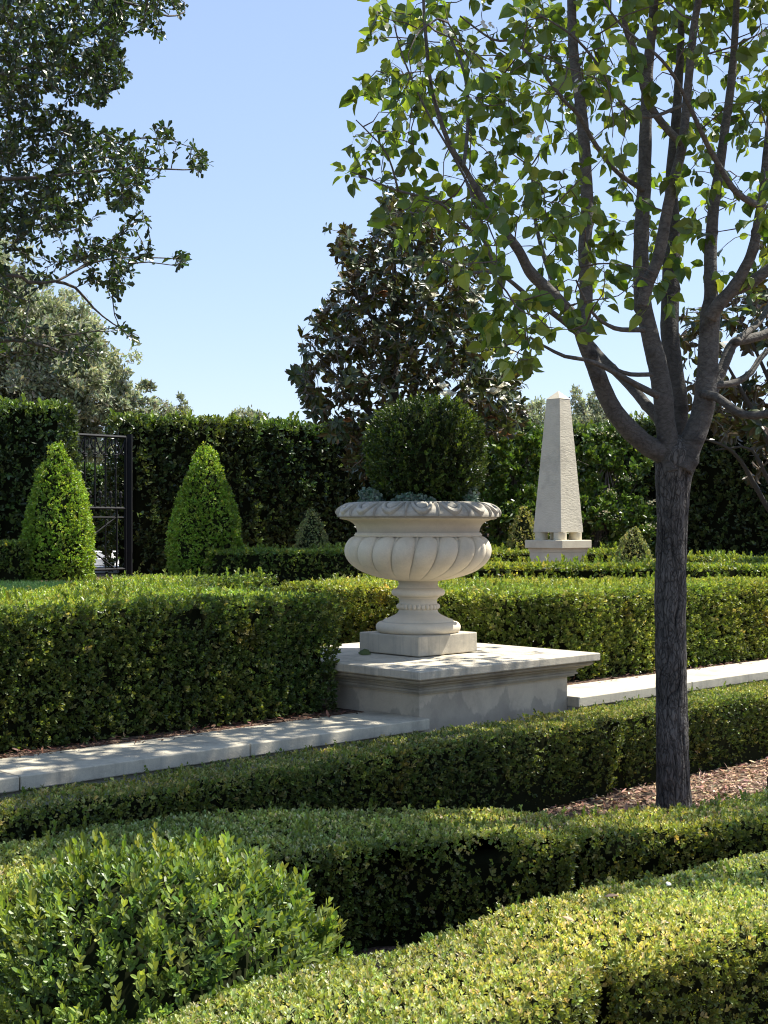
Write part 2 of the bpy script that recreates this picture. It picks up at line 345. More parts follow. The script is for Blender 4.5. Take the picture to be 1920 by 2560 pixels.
def topiary(name, label, c, prof, dens, L, cols, wts, seed, group=None, cat='topiary', k=3, T=T_BOX, tip=None, jit=.5, up=.3, bump=.02, shoots=0, wr=.5, sqz=None, mat=None):
    r = rs(seed); s = Soup(); pr = np.array(prof, float)
    ar = sum(np.linalg.norm(pr[i + 1] - pr[i]) * math.pi * (pr[i, 0] + pr[i + 1, 0]) for i in range(len(pr) - 1))
    lathe(s, c, [(max(0, a * .8 - .02), (b - pr[:, 1].mean()) * .93 + pr[:, 1].mean()) for a, b in prof], 28, (.02, .024, .011), 1)
    N = int(ar * dens / (2 * k)); Pn, Nn = lathe_pts(r, N, prof)
    if sqz: # square the round body off a little
        a = np.arctan2(Pn[:, 1], Pn[:, 0]) - sqz[1]; f = 1 + sqz[0] * (np.abs(np.cos(a)) ** 6 + np.abs(np.sin(a)) ** 6 - .4) * -1
        Pn[:, :2] *= f[:, None]
    Pn = Pn + Nn * (noise(Pn, 5, seed) * bump + noise(Pn, 13, seed) * bump * .5 - r.exponential(.02, N) * (L / .024))[:, None] + np.array(c)
    keep = noise(Pn, 7, seed + 4) * .45 + r.rand(N) > .12
    Pn, Nn = Pn[keep], Nn[keep]; z = noise(Pn, 2.5, seed)[:, None]
    sprigs(s, r, Pn, Nn, k, L, L * .55, cols, wts, T=T, tip=tip, zone=1 + .16 * z, up=up, jit=jit, wr=wr)
    if shoots:
        P2, N2 = lathe_pts(r, shoots, prof); P2 = P2 + np.array(c)
        sprigs(s, r, P2, N2 + np.array([0, 0, .6]), k + 2, L * 1.15, L * .6, cols[-2:], (1, 1), T=T, up=.7, jit=.25, th=(25, 45), wr=wr)
    return tag(s.build(name, [mat or M_box, M_core], tuple(c)), label, cat, group)

# ------------------------------------------------------------------ tubes and trees
def smooth_path(p, rad, step):
    p = np.asarray(p, float); rad = np.asarray(rad, float); out = []; ro = []
    n = len(p)
    for i in range(n - 1):
        p0 = p[max(i - 1, 0)]; p1 = p[i]; p2 = p[i + 1]; p3 = p[min(i + 2, n - 1)]
        m = max(2, int(np.linalg.norm(p2 - p1) / step))
        for j in range(m):
            t = j / m
            out.append(.5 * ((2 * p1) + (-p0 + p2) * t + (2 * p0 - 5 * p1 + 4 * p2 - p3) * t * t + (-p0 + 3 * p1 - 3 * p2 + p3) * t ** 3)); ro.append(rad[i] * (1 - t) + rad[i + 1] * t)
    out.append(p[-1]); ro.append(rad[-1]); return np.array(out), np.array(ro)
def tube(s, p, rad, sides=8, col=(.1, .09, .08), mat=0, step=.08, rough=0, fn=None, smooth=True, raw=False):
    if not raw: p, rad = smooth_path(p, rad, step)
    else: p = np.asarray(p, float); rad = np.asarray(rad, float)
    m = len(p); t = unit(np.gradient(p, axis=0)); u = np.cross(t[0], [.31, .2, 1.0]); u = u / np.linalg.norm(u); th = np.arange(sides) / sides * 2 * math.pi
    V = []
    for i in range(m):
        u = u - t[i] * (u @ t[i]); u /= np.linalg.norm(u); v = np.cross(t[i], u)
        V.append(p[i] + rad[i] * (np.cos(th)[:, None] * u + np.sin(th)[:, None] * v))
    V = np.array(V)
    if rough: d = V - p[:, None]; V = p[:, None] + d * (1 + rough * noise(V, 14))[..., None]
    if fn is not None: V = fn(V, p, rad)
    f = [(i * sides + j, i * sides + (j + 1) % sides, (i + 1) * sides + (j + 1) % sides, (i + 1) * sides + j) for i in range(m - 1) for j in range(sides)] + [tuple(range((m - 1) * sides, m * sides)), tuple(range(sides - 1, -1, -1))]
    s.add(V.reshape(-1, 3), f, col, mat, smooth)
    return p, rad
class Skel:
    def __init__(s): s.p = []; s.d = []
    def add(s, p):
        p = np.asarray(p); s.p.append(p); s.d.append(unit(np.gradient(p, axis=0)))
    def grow(s, r, soup, targets, r0=.004, kr=.006, col=(.1, .08, .07), wig=.06, maxl=None, sides=5, tipr=.0018, penal=.0):
        """twigs: each target point is joined to the nearest place on the tree; returns twig paths"""
        NP = np.concatenate(s.p); ND = np.concatenate(s.d); out = []
        d0 = np.array([np.min(np.linalg.norm(NP - t, axis=1)) for t in targets])
        for ti in np.argsort(d0):
            t = targets[ti]; d = np.linalg.norm(NP - t, axis=1) + penal * np.maximum(0, NP[:, 2] - t[2])
            i = int(np.argmin(d)); a = NP[i]; L = float(np.linalg.norm(t - a))
            if L < .03: continue
            if maxl and L > maxl: t = a + (t - a) * maxl / L; L = maxl
            m = max(3, int(L / .07)); q = np.linspace(0, 1, m + 1)[:, None]
            c = a + (t - a) * .5 + ND[i] * L * .22 + r.normal(size=3) * L * .08
            path = (1 - q) ** 2 * a + 2 * q * (1 - q) * c + q * q * t
            path[1:-1] += r.normal(size=(m - 1, 3)) * .009
            rad = np.linspace(r0 + kr * L, tipr, m + 1)
            tube(soup, path, rad, sides, col, raw=True, smooth=True)
            NP = np.concatenate([NP, path[2:]]); ND = np.concatenate([ND, unit(np.gradient(path, axis=0))[2:]])
            out.append(path)
        return out
def pxpoly(r, poly, n, ymid, ydep):
    """n points inside an outline, spread in depth about ymid"""
    poly = np.array(poly, float); lo, hi = poly.min(0), poly.max(0); q = np.zeros((0, 2))
    while len(q) < n:
        c = lo + r.rand(n * 2, 2) * (hi - lo); q = np.concatenate([q, c[inpoly(c, poly)]])
    q = q[:n]; Y = ymid + ydep * np.clip(r.normal(size=n) * .55, -1, 1)
    return np.c_[(q[:, 0] - CX) / F * Y, Y, EYE - (q[:, 1] - HY) / F * Y]

# ================================================================== GROUND
ZL, ZU, ZG = 0.0, 0.53, 0.95
def ground():
    s = Soup(); As = np.concatenate([[-600, -60], np.arange(-20, 34, .5), [80, 700]]); Bs = [-600, -40, 0, 3, 5, 6.2, 6.26, 7.5, 9.4, 10.6, 12, 20, 40, 120, 1200]
    zs = [0, 0, 0, 0, 0, 0, ZU, ZU, ZU, ZG, ZG, ZG, ZG, ZG, ZG]
    V = []
    for b, z in zip(Bs, zs):
        for a in As:
            x, y = ab(a, b); V.append((x, y, z))
    V = np.array(V); m = len(As)
    f = [(i * m + j, i * m + j + 1, (i + 1) * m + j + 1, (i + 1) * m + j) for i in range(len(Bs) - 1) for j in range(m - 1)]
    s.add(V, f, (.10, .065, .045))
    mt, t, o = newmat('soil_and_bark_mulch')
    tc = nd(t, 'ShaderNodeTexCoord'); b = nd(t, 'ShaderNodeBsdfPrincipled'); b.inputs['Roughness'].default_value = 1
    n = nd(t, 'ShaderNodeTexNoise'); n.inputs['Scale'].default_value = 34; n.inputs['Detail'].default_value = 8
    v = nd(t, 'ShaderNodeTexVoronoi'); v.inputs['Scale'].default_value = 60
    t.links.new(tc.outputs['Object'], n.inputs['Vector']); t.links.new(tc.outputs['Object'], v.inputs['Vector'])
    cr = nd(t, 'ShaderNodeValToRGB'); cr.color_ramp.elements[0].color = (.05, .03, .02, 1); cr.color_ramp.elements[1].color = (.30, .19, .13, 1)
    cr.color_ramp.elements[0].position = .35; cr.color_ramp.elements[1].position = .7
    t.links.new(n.outputs[0], cr.inputs[0]); t.links.new(cr.outputs[0], b.inputs['Base Color'])
    bp = nd(t, 'ShaderNodeBump'); bp.inputs['Strength'].default_value = .8; bp.inputs['Distance'].default_value = .03
    t.links.new(v.outputs[0], bp.inputs['Height']); t.links.new(bp.outputs[0], b.inputs['Normal']); t.links.new(b.outputs[0], o.inputs[0])
    tag(s.build('ground', mt), kind='structure')
ground()
def lawn():
    s = Soup(); r = rs(3); pts = [(-9, 13.4), (-1.2, 13.6), (-1.0, 17.2), (-9, 17.6)]
    s.add(np.array([(x, y, ZG + .012) for x, y in pts]), [(0, 1, 2, 3)], (.05, .10, .02))
    m = attrmat('lawn_soil', 1, 0, .5, 80, mottle=.3)
    tag(s.build('lawn', m), kind='structure')
    g = Soup(); N = 26000; q = np.c_[r.uniform(-6.5, -2.8, N), r.uniform(14.2, 17.6, N), np.full(N, ZG + .01)]
    D = unit(np.c_[r.normal(size=(N, 2)) * .4, np.ones(N)]); e, _ = ortho(D, r)
    leaves(g, q, D, e, r.uniform(.05, .1, N), np.full(N, .012), palette(r, N, [(.06, .13, .05), (.09, .17, .06)], (1, 1)), T_DIA)
    tag(g.build('lawn_grass', M_grass), 'short blue green lawn grass before the cone shaped bushes', 'grass', kind='stuff')
lawn()
def mulch():
    r = rs(8)
    def strip(N, a0, a1, b0, b1, z, cols):
        a = r.uniform(a0, a1, N); b = r.uniform(b0, b1, N); q = np.c_[a * AX[0] + b * BX[0], a * AX[1] + b * BX[1], z + r.uniform(0, .018, N)]
        D = unit(np.c_[r.normal(size=(N, 2)), r.normal(size=N) * .22]); Nn = unit(np.c_[r.normal(size=(N, 2)) * .35, np.ones(N)])
        L = r.uniform(.02, .06, N); return q, D, Nn, L, L * r.uniform(.12, .35, N), palette(r, N, cols, (2, 3, 3, 1), .18)
    C = [(.15, .09, .06), (.30, .195, .125), (.44, .30, .20), (.58, .43, .30)]
    s = Soup()
    for args in ((16000, 5.9, 9.6, 3.9, 5.5, .0, C), (4000, -1, 6, 6.4, 6.8, ZU, [(.06, .03, .02), (.12, .06, .04), (.2, .11, .07), (.26, .16, .1)]), (1500, 7.8, 14, 6.4, 6.8, ZU, [(.06, .03, .02), (.1, .06, .04), (.15, .09, .06), (.2, .13, .09)])):
        q, D, Nn, L, W, c = strip(*args); leaves(s, q, D, Nn, L, W, c, T_BOX)
    tag(s.build('bark_mulch', M_mulch), 'reddish brown shredded bark mulch spread between the hedges', 'mulch', kind='stuff')
mulch()

# ================================================================== STONE PEDESTAL AND LOW WALLS
def sqring(c, h, z):   # corners of an AX/BX aligned square of half side h
    return [(*(np.array(c) + AX * sx * h + BX * sy * h), z) for sx, sy in ((-1, -1), (1, -1), (1, 1), (-1, 1))]
def squarelathe(s, c, prof, col=(.5, .5, .5), cap=True, mat=0):
    V = []; f = []
    for h, z in prof: V += sqring(c, h, z)
    for i in range(len(prof) - 1):
        for j in range(4): f.append((i * 4 + j, (i + 1) * 4 + j, (i + 1) * 4 + (j + 1) % 4, i * 4 + (j + 1) % 4))
    if cap: f += [(0, 1, 2, 3), tuple(len(prof) * 4 - 4 + j for j in (3, 2, 1, 0))]
    s.add(np.array(V), f, col, mat)
def bevel(o, w, seg=2):
    m = o.modifiers.new('bevel', 'BEVEL'); m.width = w; m.segments = seg; m.limit_method = 'ANGLE'; return o
UC = (0.24, 9.66); HS = .90; ZS = .85      # slab centre, half side, top
ped = empty('stone_pedestal', (UC[0], UC[1], 0), 'wide square stone pedestal with moulded edge and stained wall, under the big urn', 'pedestal')
o_ = HS - .163
s = Soup(); squarelathe(s, UC, [(HS, ZS), (HS, ZS - .053)]); bevel(s.build('slab', M_slab, parent=ped), .007, 3)
s = Soup(); pr = [(HS - .04, ZS - .0532), (HS - .04, ZS - .064)]
for i in range(7):
    a = i / 6 * math.pi / 2; pr.append((HS - .034 - .05 * (1 - math.cos(a)), ZS - .066 - .027 * math.sin(a)))
pr += [(HS - .096, ZS - .094), (HS - .082, ZS - .0945), (HS - .082, ZS - .102)]
for i in range(1, 7):
    a = i / 6 * math.pi / 2; pr.append((HS - .09 - .03 * math.sin(a), ZS - .103 - .027 * (1 - math.cos(a))))
pr += [(HS - .122, ZS - .132), (HS - .112, ZS - .1325), (HS - .112, ZS - .146), (HS - .128, ZS - .1465), (HS - .128, ZS - .16), (o_ + .004, ZS - .163)]
squarelathe(s, UC, pr, cap=False); s.build('moulding', M_mould, parent=ped)
s = Soup(); squarelathe(s, UC, [(o_, ZS - .06), (o_, -.05)]); bevel(s.build('wall', M_wall, parent=ped), .006)

def boxab(s, a0, a1, b0, b1, z0, z1, col=(.5, .5, .5), mat=0):
    V = [(*ab(a, b), z) for z in (z0, z1) for a, b in ((a0, b0), (a1, b0), (a1, b1), (a0, b1))]
    s.add(np.array(V), [(3, 2, 1, 0), (4, 5, 6, 7), (0, 1, 5, 4), (1, 2, 6, 5), (2, 3, 7, 6), (3, 0, 4, 7)], col, mat)
cA = UC[0] * AX[0] + UC[1] * AX[1]; cB = UC[0] * BX[0] + UC[1] * BX[1]
aL, aR = cA - o_, cA + o_
def lowwall(label, a0, a1, joints):
    x, y = ab(a0, 6.2); root = empty('low_stone_wall', (x, y, 0), label, 'wall', 'low retaining walls beside the pedestal')
    s = Soup(); boxab(s, a0, a1, 6.0, 6.42, -.05, .474); s.build('wall_body', M_base, parent=root)
    ed = [a0] + joints + [a1]
    for i in range(len(ed) - 1):
        s = Soup(); boxab(s, ed[i] + .004, ed[i + 1] - .004, 5.95, 6.47, .4745, .545); bevel(s.build('coping_stone', M_cope, parent=root), .006)
lowwall('low stone coping wall running left from the pedestal, dappled with leaf shadow', -2.4, aL - .001, [-.9, .5, 1.9, 3.33, 4.73])
lowwall('low sunlit stone coping wall running right from the pedestal behind the tree trunk', aR + .001, 17, [aR + 1.4, aR + 2.8, aR + 4.2, aR + 5.6, aR + 7])

# ================================================================== URN
uc = np.array([0.24, 9.77]); uc = np.array([UC[0], UC[1] + .03])
urn = empty('stone_urn', (uc[0], uc[1], ZS), 'large carved cream stone urn with fluted swirling bowl on the pedestal', 'urn')
def zpx(y): return EYE - (y - HY) * .002832
s = Soup(); squarelathe(s, uc, [(.293, ZS + .142), (.293, ZS + .006)]); bevel(s.build('plinth', M_slab, parent=urn), .008, 3)
stem = [(.275, 1581.5), (.275, 1578.7)] + [(.262 + .036 * math.cos(a), 1565 - 13.5 * math.sin(a)) for a in np.linspace(-1.45, 1.45, 13)] + [(.25, 1551.5), (.246, 1548), (.24, 1546), (.215, 1543), (.19, 1539), (.165, 1535), (.148, 1531), (.138, 1526), (.135, 1521), (.133, 1507), (.132, 1503), (.133, 1498), (.138, 1494), (.148, 1491.5), (.152, 1489)] + \
       [(.158 + .03 * math.cos(a), 1479 - 9.5 * math.sin(a)) for a in np.linspace(-1.4, 1.4, 11)] + [(.15, 1468), (.147, 1466), (.14, 1463), (.136, 1458), (.14, 1452), (.165, 1446), (.21, 1441)]
s = Soup(); lathe(s, (uc[0], uc[1], 0), [(a, zpx(b)) for a, b in stem[::-1]], 96, (.5, .5, .5)); s.build('stem', M_urn, parent=urn)
s = Soup()
for i in range(28):
    a = i / 28 * 2 * math.pi; c = (uc[0] + .137 * math.cos(a), uc[1] + .137 * math.sin(a), zpx(1514))
    lathe(s, c, [(.0165 * math.sin(q), .02 * math.cos(q)) for q in np.linspace(0, math.pi, 9)], 12, (.5, .5, .5))
s.build('bead_ring', M_urn, parent=urn)
# bowl : swirling lobes
bp_ = [(.449, 1340), (.468, 1343), (.486, 1348.5), (.5, 1356), (.51, 1364), (.515, 1373), (.513, 1383), (.505, 1392), (.49, 1401), (.468, 1410), (.44, 1418), (.405, 1426), (.36, 1433), (.31, 1439), (.26, 1443.5), (.2, 1447.5), (.15, 1450)]
pp, _ = smooth_path(np.array([(a, zpx(b), 0) for a, b in bp_]), np.ones(len(bp_)), .006); pp = pp[:, :2]
def gad(R, Z, th):
    m = len(R); sl_ = np.linspace(0, 1, m)[:, None]; n = 20
    x = ((th[None] / (2 * math.pi) * n + sl_ ** 1.3 * 1.0 + .1) % 1) - .5
    wd = .97 * np.sqrt(np.clip(1 - np.clip((.13 - sl_) / .13, 0, 1) ** 2, 0, 1)) + 1e-3
    q = np.clip(1 - (2 * x / wd) ** 2, 0, 1) ** .5
    amp = .041 * np.clip(1 - sl_ * .75, 0, 1)
    dart = np.clip(1 - np.abs(np.abs(x) - .5) / .07, 0, 1) * np.clip(1 - sl_ / .35, 0, 1) * .55
    return R - amp * .9 + amp * np.maximum(q, dart), Z
s = Soup(); lathe(s, (uc[0], uc[1], 0), [tuple(p) for p in pp], 720, (.5, .5, .5), fn=gad)
neck = [(.55, 1297), (.53, 1298.5), (.505, 1300), (.478, 1303.5), (.455, 1309), (.44, 1316), (.432, 1323), (.428, 1331), (.442, 1331.6), (.442, 1334.5), (.449, 1335.2), (.449, 1338), (.44, 1341.5)]
lathe(s, (uc[0], uc[1], 0), [(a, zpx(b)) for a, b in neck], 128, (.5, .5, .5))
s.build('bowl', M_urn, parent=urn)
rp = [(.41, 1275), (.41, 1258), (.42, 1256), (.455, 1256.2), (.47, 1257), (.49, 1258), (.52, 1261), (.548, 1266), (.568, 1271.5), (.581, 1278), (.586, 1284), (.584, 1289), (.576, 1292), (.56, 1293), (.552, 1293.2), (.551, 1297)]
pp, _ = smooth_path(np.array([(a, zpx(b), 0) for a, b in rp]), np.ones(len(rp)), .0045); pp = pp[:, :2]
i0 = int(np.argmin(np.hypot(pp[:, 0] - .47, pp[:, 1] - zpx(1257)))); i1 = int(np.argmin(np.hypot(pp[:, 0] - .576, pp[:, 1] - zpx(1292))))
def eggs(R, Z, th):
    m = len(R); sv = np.full((m, 1), -1.0); sv[i0:i1 + 1, 0] = np.linspace(0, 1, i1 - i0 + 1)
    x = ((th[None] / (2 * math.pi) * 16 + .44) % 1) - .5; ok = (sv >= 0)
    e = np.sqrt((x / .36) ** 2 + ((sv - .05) / .78) ** 2)
    sm = lambda a, b, q: np.clip((q - a) / (b - a), 0, 1)
    d = .013 * np.sqrt(np.clip(1 - (e / .66) ** 2, 0, 1)) + .011 * sm(.7, .78, e) * (1 - sm(.98, 1.05, e))
    d = d + .012 * np.clip(1 - (.5 - np.abs(x)) / (.10 * (1.02 - sv)), 0, 1) * (e > 1.0)
    d = d * ok * sm(0, .06, sv) * (1 - sm(.93, 1, sv))
    sd = ok * sm(0, .06, sv) * (1 - sm(.94, 1, sv)) * .011
    return R + (d - sd) * 1.5, Z + (d - sd) * .9
s = Soup(); lathe(s, (uc[0], uc[1], 0), [tuple(p) for p in pp], 1280, (.5, .5, .5), fn=eggs); s.build('rim', M_rim, parent=urn)
s = Soup(); lathe(s, (uc[0], uc[1], 0), [(0, zpx(1262)), (.2, zpx(1262)), (.409, zpx(1263))], 48, (.04, .025, .018)); s.build('potting_soil', M_core, parent=urn)
# clipped ball in the urn
bc = (uc[0] + .055, uc[1], 2.23); a_, b_ = .40, .375
def sup(a, b, e, n=24):
    out = []
    for q in np.linspace(math.pi / 2, -math.pi / 2, n):
        c, si = math.cos(q), math.sin(q); out.append((a * abs(c) ** e, b * math.copysign(abs(si) ** e, si)))
    return out
topiary('box_ball', 'dark green clipped box bush growing out of the big urn', bc, sup(a_, b_, .84), 14000, .024, [(.03, .058, .014), (.055, .095, .02), (.11, .16, .033)], (4, 4, 1.5), 21, shoots=200, up=.45, bump=.018)
zr = zpx(1257) + .01
def silverplant(ang, spr, hgt, n, seed, label):
    r = rs(seed); s = Soup()
    t = r.triangular(-1, 0, 1, n); an = np.radians(ang + t * spr); ra = .375 + r.triangular(-1, 0, 1, n) * .04
    q = np.c_[uc[0] + ra * np.cos(an), uc[1] + ra * np.sin(an), zr - .02 + hgt * r.rand(n) ** 1.5 * (1 - t ** 2)]; c = q.mean(0)
    D = unit(r.normal(size=(n, 3)) + [0, 0, .3]); e, _ = ortho(D, r)
    leaves(s, q, D, e, r.uniform(.016, .03, n), r.uniform(.016, .03, n), palette(r, n, [(.19, .26, .2), (.28, .35, .28), (.11, .19, .13)], (1, 1, 1)), T_BOX)
    return tag(s.build('trailing_plant', M_petal, tuple(c)), label, 'plant', 'silver trailing plants around the urn rim')
silverplant(200, 34, .10, 1300, 31, 'silvery green trailing plant at the left end of the urn rim')
silverplant(348, 26, .13, 1200, 32, 'silvery green trailing plant at the right end of the urn rim')
silverplant(262, 26, .06, 650, 33, 'small patch of round silver leaves at the front centre of the urn rim')

# ================================================================== HEDGES
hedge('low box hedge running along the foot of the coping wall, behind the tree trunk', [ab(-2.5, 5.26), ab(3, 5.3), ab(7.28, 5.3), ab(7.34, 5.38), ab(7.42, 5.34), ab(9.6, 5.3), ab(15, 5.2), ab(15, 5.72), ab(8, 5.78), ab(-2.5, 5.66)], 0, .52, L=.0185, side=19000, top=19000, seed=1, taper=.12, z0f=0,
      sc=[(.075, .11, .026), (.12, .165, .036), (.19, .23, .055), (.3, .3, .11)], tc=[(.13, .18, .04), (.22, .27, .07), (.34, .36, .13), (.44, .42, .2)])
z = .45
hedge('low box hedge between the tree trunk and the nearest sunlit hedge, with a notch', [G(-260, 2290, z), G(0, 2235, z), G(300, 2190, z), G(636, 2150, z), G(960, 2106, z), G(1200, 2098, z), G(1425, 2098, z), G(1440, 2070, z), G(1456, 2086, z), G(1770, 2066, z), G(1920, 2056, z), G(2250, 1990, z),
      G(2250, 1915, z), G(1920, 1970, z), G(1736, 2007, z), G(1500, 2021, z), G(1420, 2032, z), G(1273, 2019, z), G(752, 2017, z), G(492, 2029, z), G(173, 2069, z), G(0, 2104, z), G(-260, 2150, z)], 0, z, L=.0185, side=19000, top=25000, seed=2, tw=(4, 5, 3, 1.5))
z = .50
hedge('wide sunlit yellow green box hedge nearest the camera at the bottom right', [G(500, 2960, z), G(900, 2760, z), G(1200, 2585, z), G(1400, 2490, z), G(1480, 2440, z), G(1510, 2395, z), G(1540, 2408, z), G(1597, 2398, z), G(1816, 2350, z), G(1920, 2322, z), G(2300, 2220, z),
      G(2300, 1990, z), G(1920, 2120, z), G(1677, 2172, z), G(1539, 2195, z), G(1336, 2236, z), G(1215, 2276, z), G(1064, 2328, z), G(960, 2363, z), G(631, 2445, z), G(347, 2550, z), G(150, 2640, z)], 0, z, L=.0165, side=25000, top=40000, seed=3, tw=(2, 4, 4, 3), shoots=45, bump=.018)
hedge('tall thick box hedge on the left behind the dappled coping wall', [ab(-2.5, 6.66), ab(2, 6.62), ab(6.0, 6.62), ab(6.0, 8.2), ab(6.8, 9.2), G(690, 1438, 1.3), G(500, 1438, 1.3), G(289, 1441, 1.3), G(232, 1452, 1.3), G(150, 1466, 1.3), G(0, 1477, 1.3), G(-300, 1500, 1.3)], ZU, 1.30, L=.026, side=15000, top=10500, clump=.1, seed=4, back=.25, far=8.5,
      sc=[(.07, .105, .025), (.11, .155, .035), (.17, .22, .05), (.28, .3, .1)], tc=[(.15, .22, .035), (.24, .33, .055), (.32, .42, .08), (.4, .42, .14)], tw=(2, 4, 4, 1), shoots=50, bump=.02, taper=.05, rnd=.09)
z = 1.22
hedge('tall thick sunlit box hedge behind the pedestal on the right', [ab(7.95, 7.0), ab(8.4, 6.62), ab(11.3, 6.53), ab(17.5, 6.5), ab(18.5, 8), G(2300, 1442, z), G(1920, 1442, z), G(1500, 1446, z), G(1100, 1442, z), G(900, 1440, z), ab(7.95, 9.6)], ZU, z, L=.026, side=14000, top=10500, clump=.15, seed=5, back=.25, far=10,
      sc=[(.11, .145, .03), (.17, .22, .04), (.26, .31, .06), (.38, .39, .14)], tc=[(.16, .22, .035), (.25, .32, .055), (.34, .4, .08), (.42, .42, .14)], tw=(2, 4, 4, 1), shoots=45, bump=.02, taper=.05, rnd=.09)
FB = dict(L=.045, side=2600, top=3200, T=T_DIA, k=2, shoots=40, tc=[(.15, .22, .035), (.23, .3, .055), (.32, .37, .09)], tw=(1, 1, 1), sc=[(.07, .11, .02), (.12, .17, .03), (.2, .25, .05), (.3, .32, .1)], sw=(4, 4, 2, 1), back=.4, wr=.55)
hedge('short low box hedge at the far left edge beside the left cone bush', [(-8, 18.0), (-4.66, 18.0), (-4.66, 18.7), (-8, 18.7)], ZG, 1.52, seed=6, **FB)
hedge('long low box hedge across the back, from the right cone bush to behind the urn', [(-2.3, 17.7), (3.4, 17.7), (3.5, 18.9), (-2.25, 19.0)], ZG, 1.41, seed=7, **FB)
hedge('low box hedge row in front of the obelisk base', [(.3, 13.75), (2.9, 13.7), (6.3, 13.5), (6.3, 14.2), (2.9, 14.5), (.3, 14.5)], ZG, 1.34, seed=8, **FB)
hedge('low box hedge running diagonally back right of the tree trunk', [(3.9, 18.3), (4.5, 15.4), (6.6, 15.2), (6.6, 16), (5.0, 16.0), (4.5, 18.4)], ZG, 1.33, seed=9, **FB)
TH = dict(L=.085, side=1050, top=1300, T=T_BOX, k=2, name='tall_hedge', cat='hedge', mat=M_hedge, bump=.09, taper=.0, wr=.5, shoots=10, rnd=.2, group='tall hedges enclosing the garden', back=.5, clump=.2,
          sc=[(.04, .06, .022), (.065, .095, .028), (.095, .135, .038), (.14, .18, .055)], sw=(5, 4, 2, 1), tc=[(.12, .18, .03), (.2, .26, .055)], tw=(1, 1))
hedge('tall dark leafy hedge at the left edge, left of the iron gate', [(-9, 19.2), (-4.45, 19.5), (-4.72, 20.6), (-9, 20.6)], ZG, 3.45, seed=10, **TH)
hedge('tall dark leafy hedge filling the background between the iron gate and the obelisk', [(-4.3, 21.5), (-3.85, 21.35), (-.9, 23.0), (1.6, 24.0), (1.6, 25.4), (-1.2, 24.5), (-4.4, 22.4)], ZG, 3.43, seed=11, **TH)
hedge('tall dark leafy hedge in the background right of the obelisk, behind the tree trunk', [(1.75, 24.0), (3.6, 24.2), (4.3, 22.8), (6.4, 21.4), (11, 20.5), (11, 21.8), (6.8, 22.8), (4.6, 25.4), (1.75, 25.4)], ZG, 3.48, seed=12, **TH)
hedge('taller dark hedge seen through the bars of the iron gate', [(-7.5, 27.5), (-3.4, 27.5), (-3.4, 28.5), (-7.5, 28.5)], ZG, 2.9, seed=13, **dict(TH, tc=[(.1, .17, .03), (.16, .22, .05)]))

# ================================================================== TOPIARY
def conepr(h, r, n=20, tp=.035):
    out = []
    for i in range(n + 1):
        t = i / n; out.append((max(.0, r * (math.sin(min(1, (t + .02) / .86) * math.pi / 2) ** .82) * (1 if t < .86 else 1 - .10 * (t - .86) / .14)), h * (1 - t)))
    out[0] = (.0, h); return out
CC = [(.14, .235, .03), (.21, .34, .045), (.29, .43, .06), (.38, .47, .1)]
topiary('cone_topiary', 'bright green clipped cone bush left of the iron gate', (-4.37, 18.5, ZG), conepr(1.90, .48), 6600, .036, CC, (3, 4, 3, 1), 41, 'large clipped cones', k=2, bump=.03, mat=M_box)
topiary('cone_topiary', 'bright green clipped cone bush right of the iron gate', (-2.37, 18.3, ZG), conepr(1.87, .48), 6600, .036, CC, (3, 4, 3, 1), 42, 'large clipped cones', k=2, bump=.03)
SC = [(.2, .24, .11), (.29, .33, .15), (.4, .42, .22), (.14, .18, .08)]
YC = [(.2, .22, .08), (.32, .32, .12), (.42, .4, .18), (.12, .15, .05)]
topiary('small_cone_topiary', 'small grey green variegated cone bush between the right cone bush and the urn', (-1.0, 19.0, ZG), conepr(1.02, .28), 8500, .026, SC, (2, 3, 2, 2), 43, 'small variegated cones', k=2, T=T_DIA)
topiary('small_cone_topiary', 'small pale yellow variegated cone bush just left of the obelisk base', (1.86, 18.4, ZG), conepr(1.05, .25), 8500, .026, YC, (2, 3, 2, 2), 44, 'small variegated cones', k=2, T=T_DIA)
topiary('small_cone_topiary', 'small grey green variegated cone bush between the obelisk and the tree trunk', (3.17, 17.5, ZG), conepr(.77, .26), 9000, .025, SC, (2, 3, 2, 2), 45, 'small variegated cones', k=2, T=T_DIA)
# foreground bush
mp = [(.0, .42), (.12, .415), (.25, .38), (.38, .31), (.48, .21), (.54, .08), (.56, -.08), (.54, -.22), (.48, -.34), (.40, -.44)]
topiary('box_bush', 'loose rounded bright green box bush in the left foreground', (-.70, 4.3, .27), mp, 11500, .028, [(.07, .12, .03), (.11, .175, .04), (.17, .25, .05), (.25, .32, .08)], (3, 5, 4, 2), 51, cat='bush', k=4, shoots=300, up=.55, bump=.035, jit=.38, wr=.46)

# ================================================================== OBELISK
oc = (2.18, 17.27)
ob = empty('obelisk', (oc[0], oc[1], ZG), 'tapering pale stone obelisk raised on four short drums above a square base', 'obelisk')
s = Soup(); squarelathe(s, oc, [(.253, 1.40), (.253, ZG - .05)]); bevel(s.build('pedestal_block', M_obelb, parent=ob), .005)
s = Soup(); squarelathe(s, oc, [(.268, 1.448), (.262, 1.435), (.256, 1.4005)]); s.build('neck_moulding', M_obelb, parent=ob)
s = Soup(); squarelathe(s, oc, [(.296, 1.55), (.296, 1.4485)]); bevel(s.build('cap_slab', M_obelb, parent=ob), .008)
for sx, sy in ((-1, -1), (1, -1), (1, 1), (-1, 1)):
    c = np.array(oc) + AX * sx * .15 + BX * sy * .15; s = Soup()
    lathe(s, (c[0], c[1], 1.5505), [(0, .0942), (.079, .0942), (.081, .0925), (.081, .002), (.079, 0), (0, 0)], 28, (.5, .5, .5), smooth=False); s.build('foot', M_obelb, parent=ob)
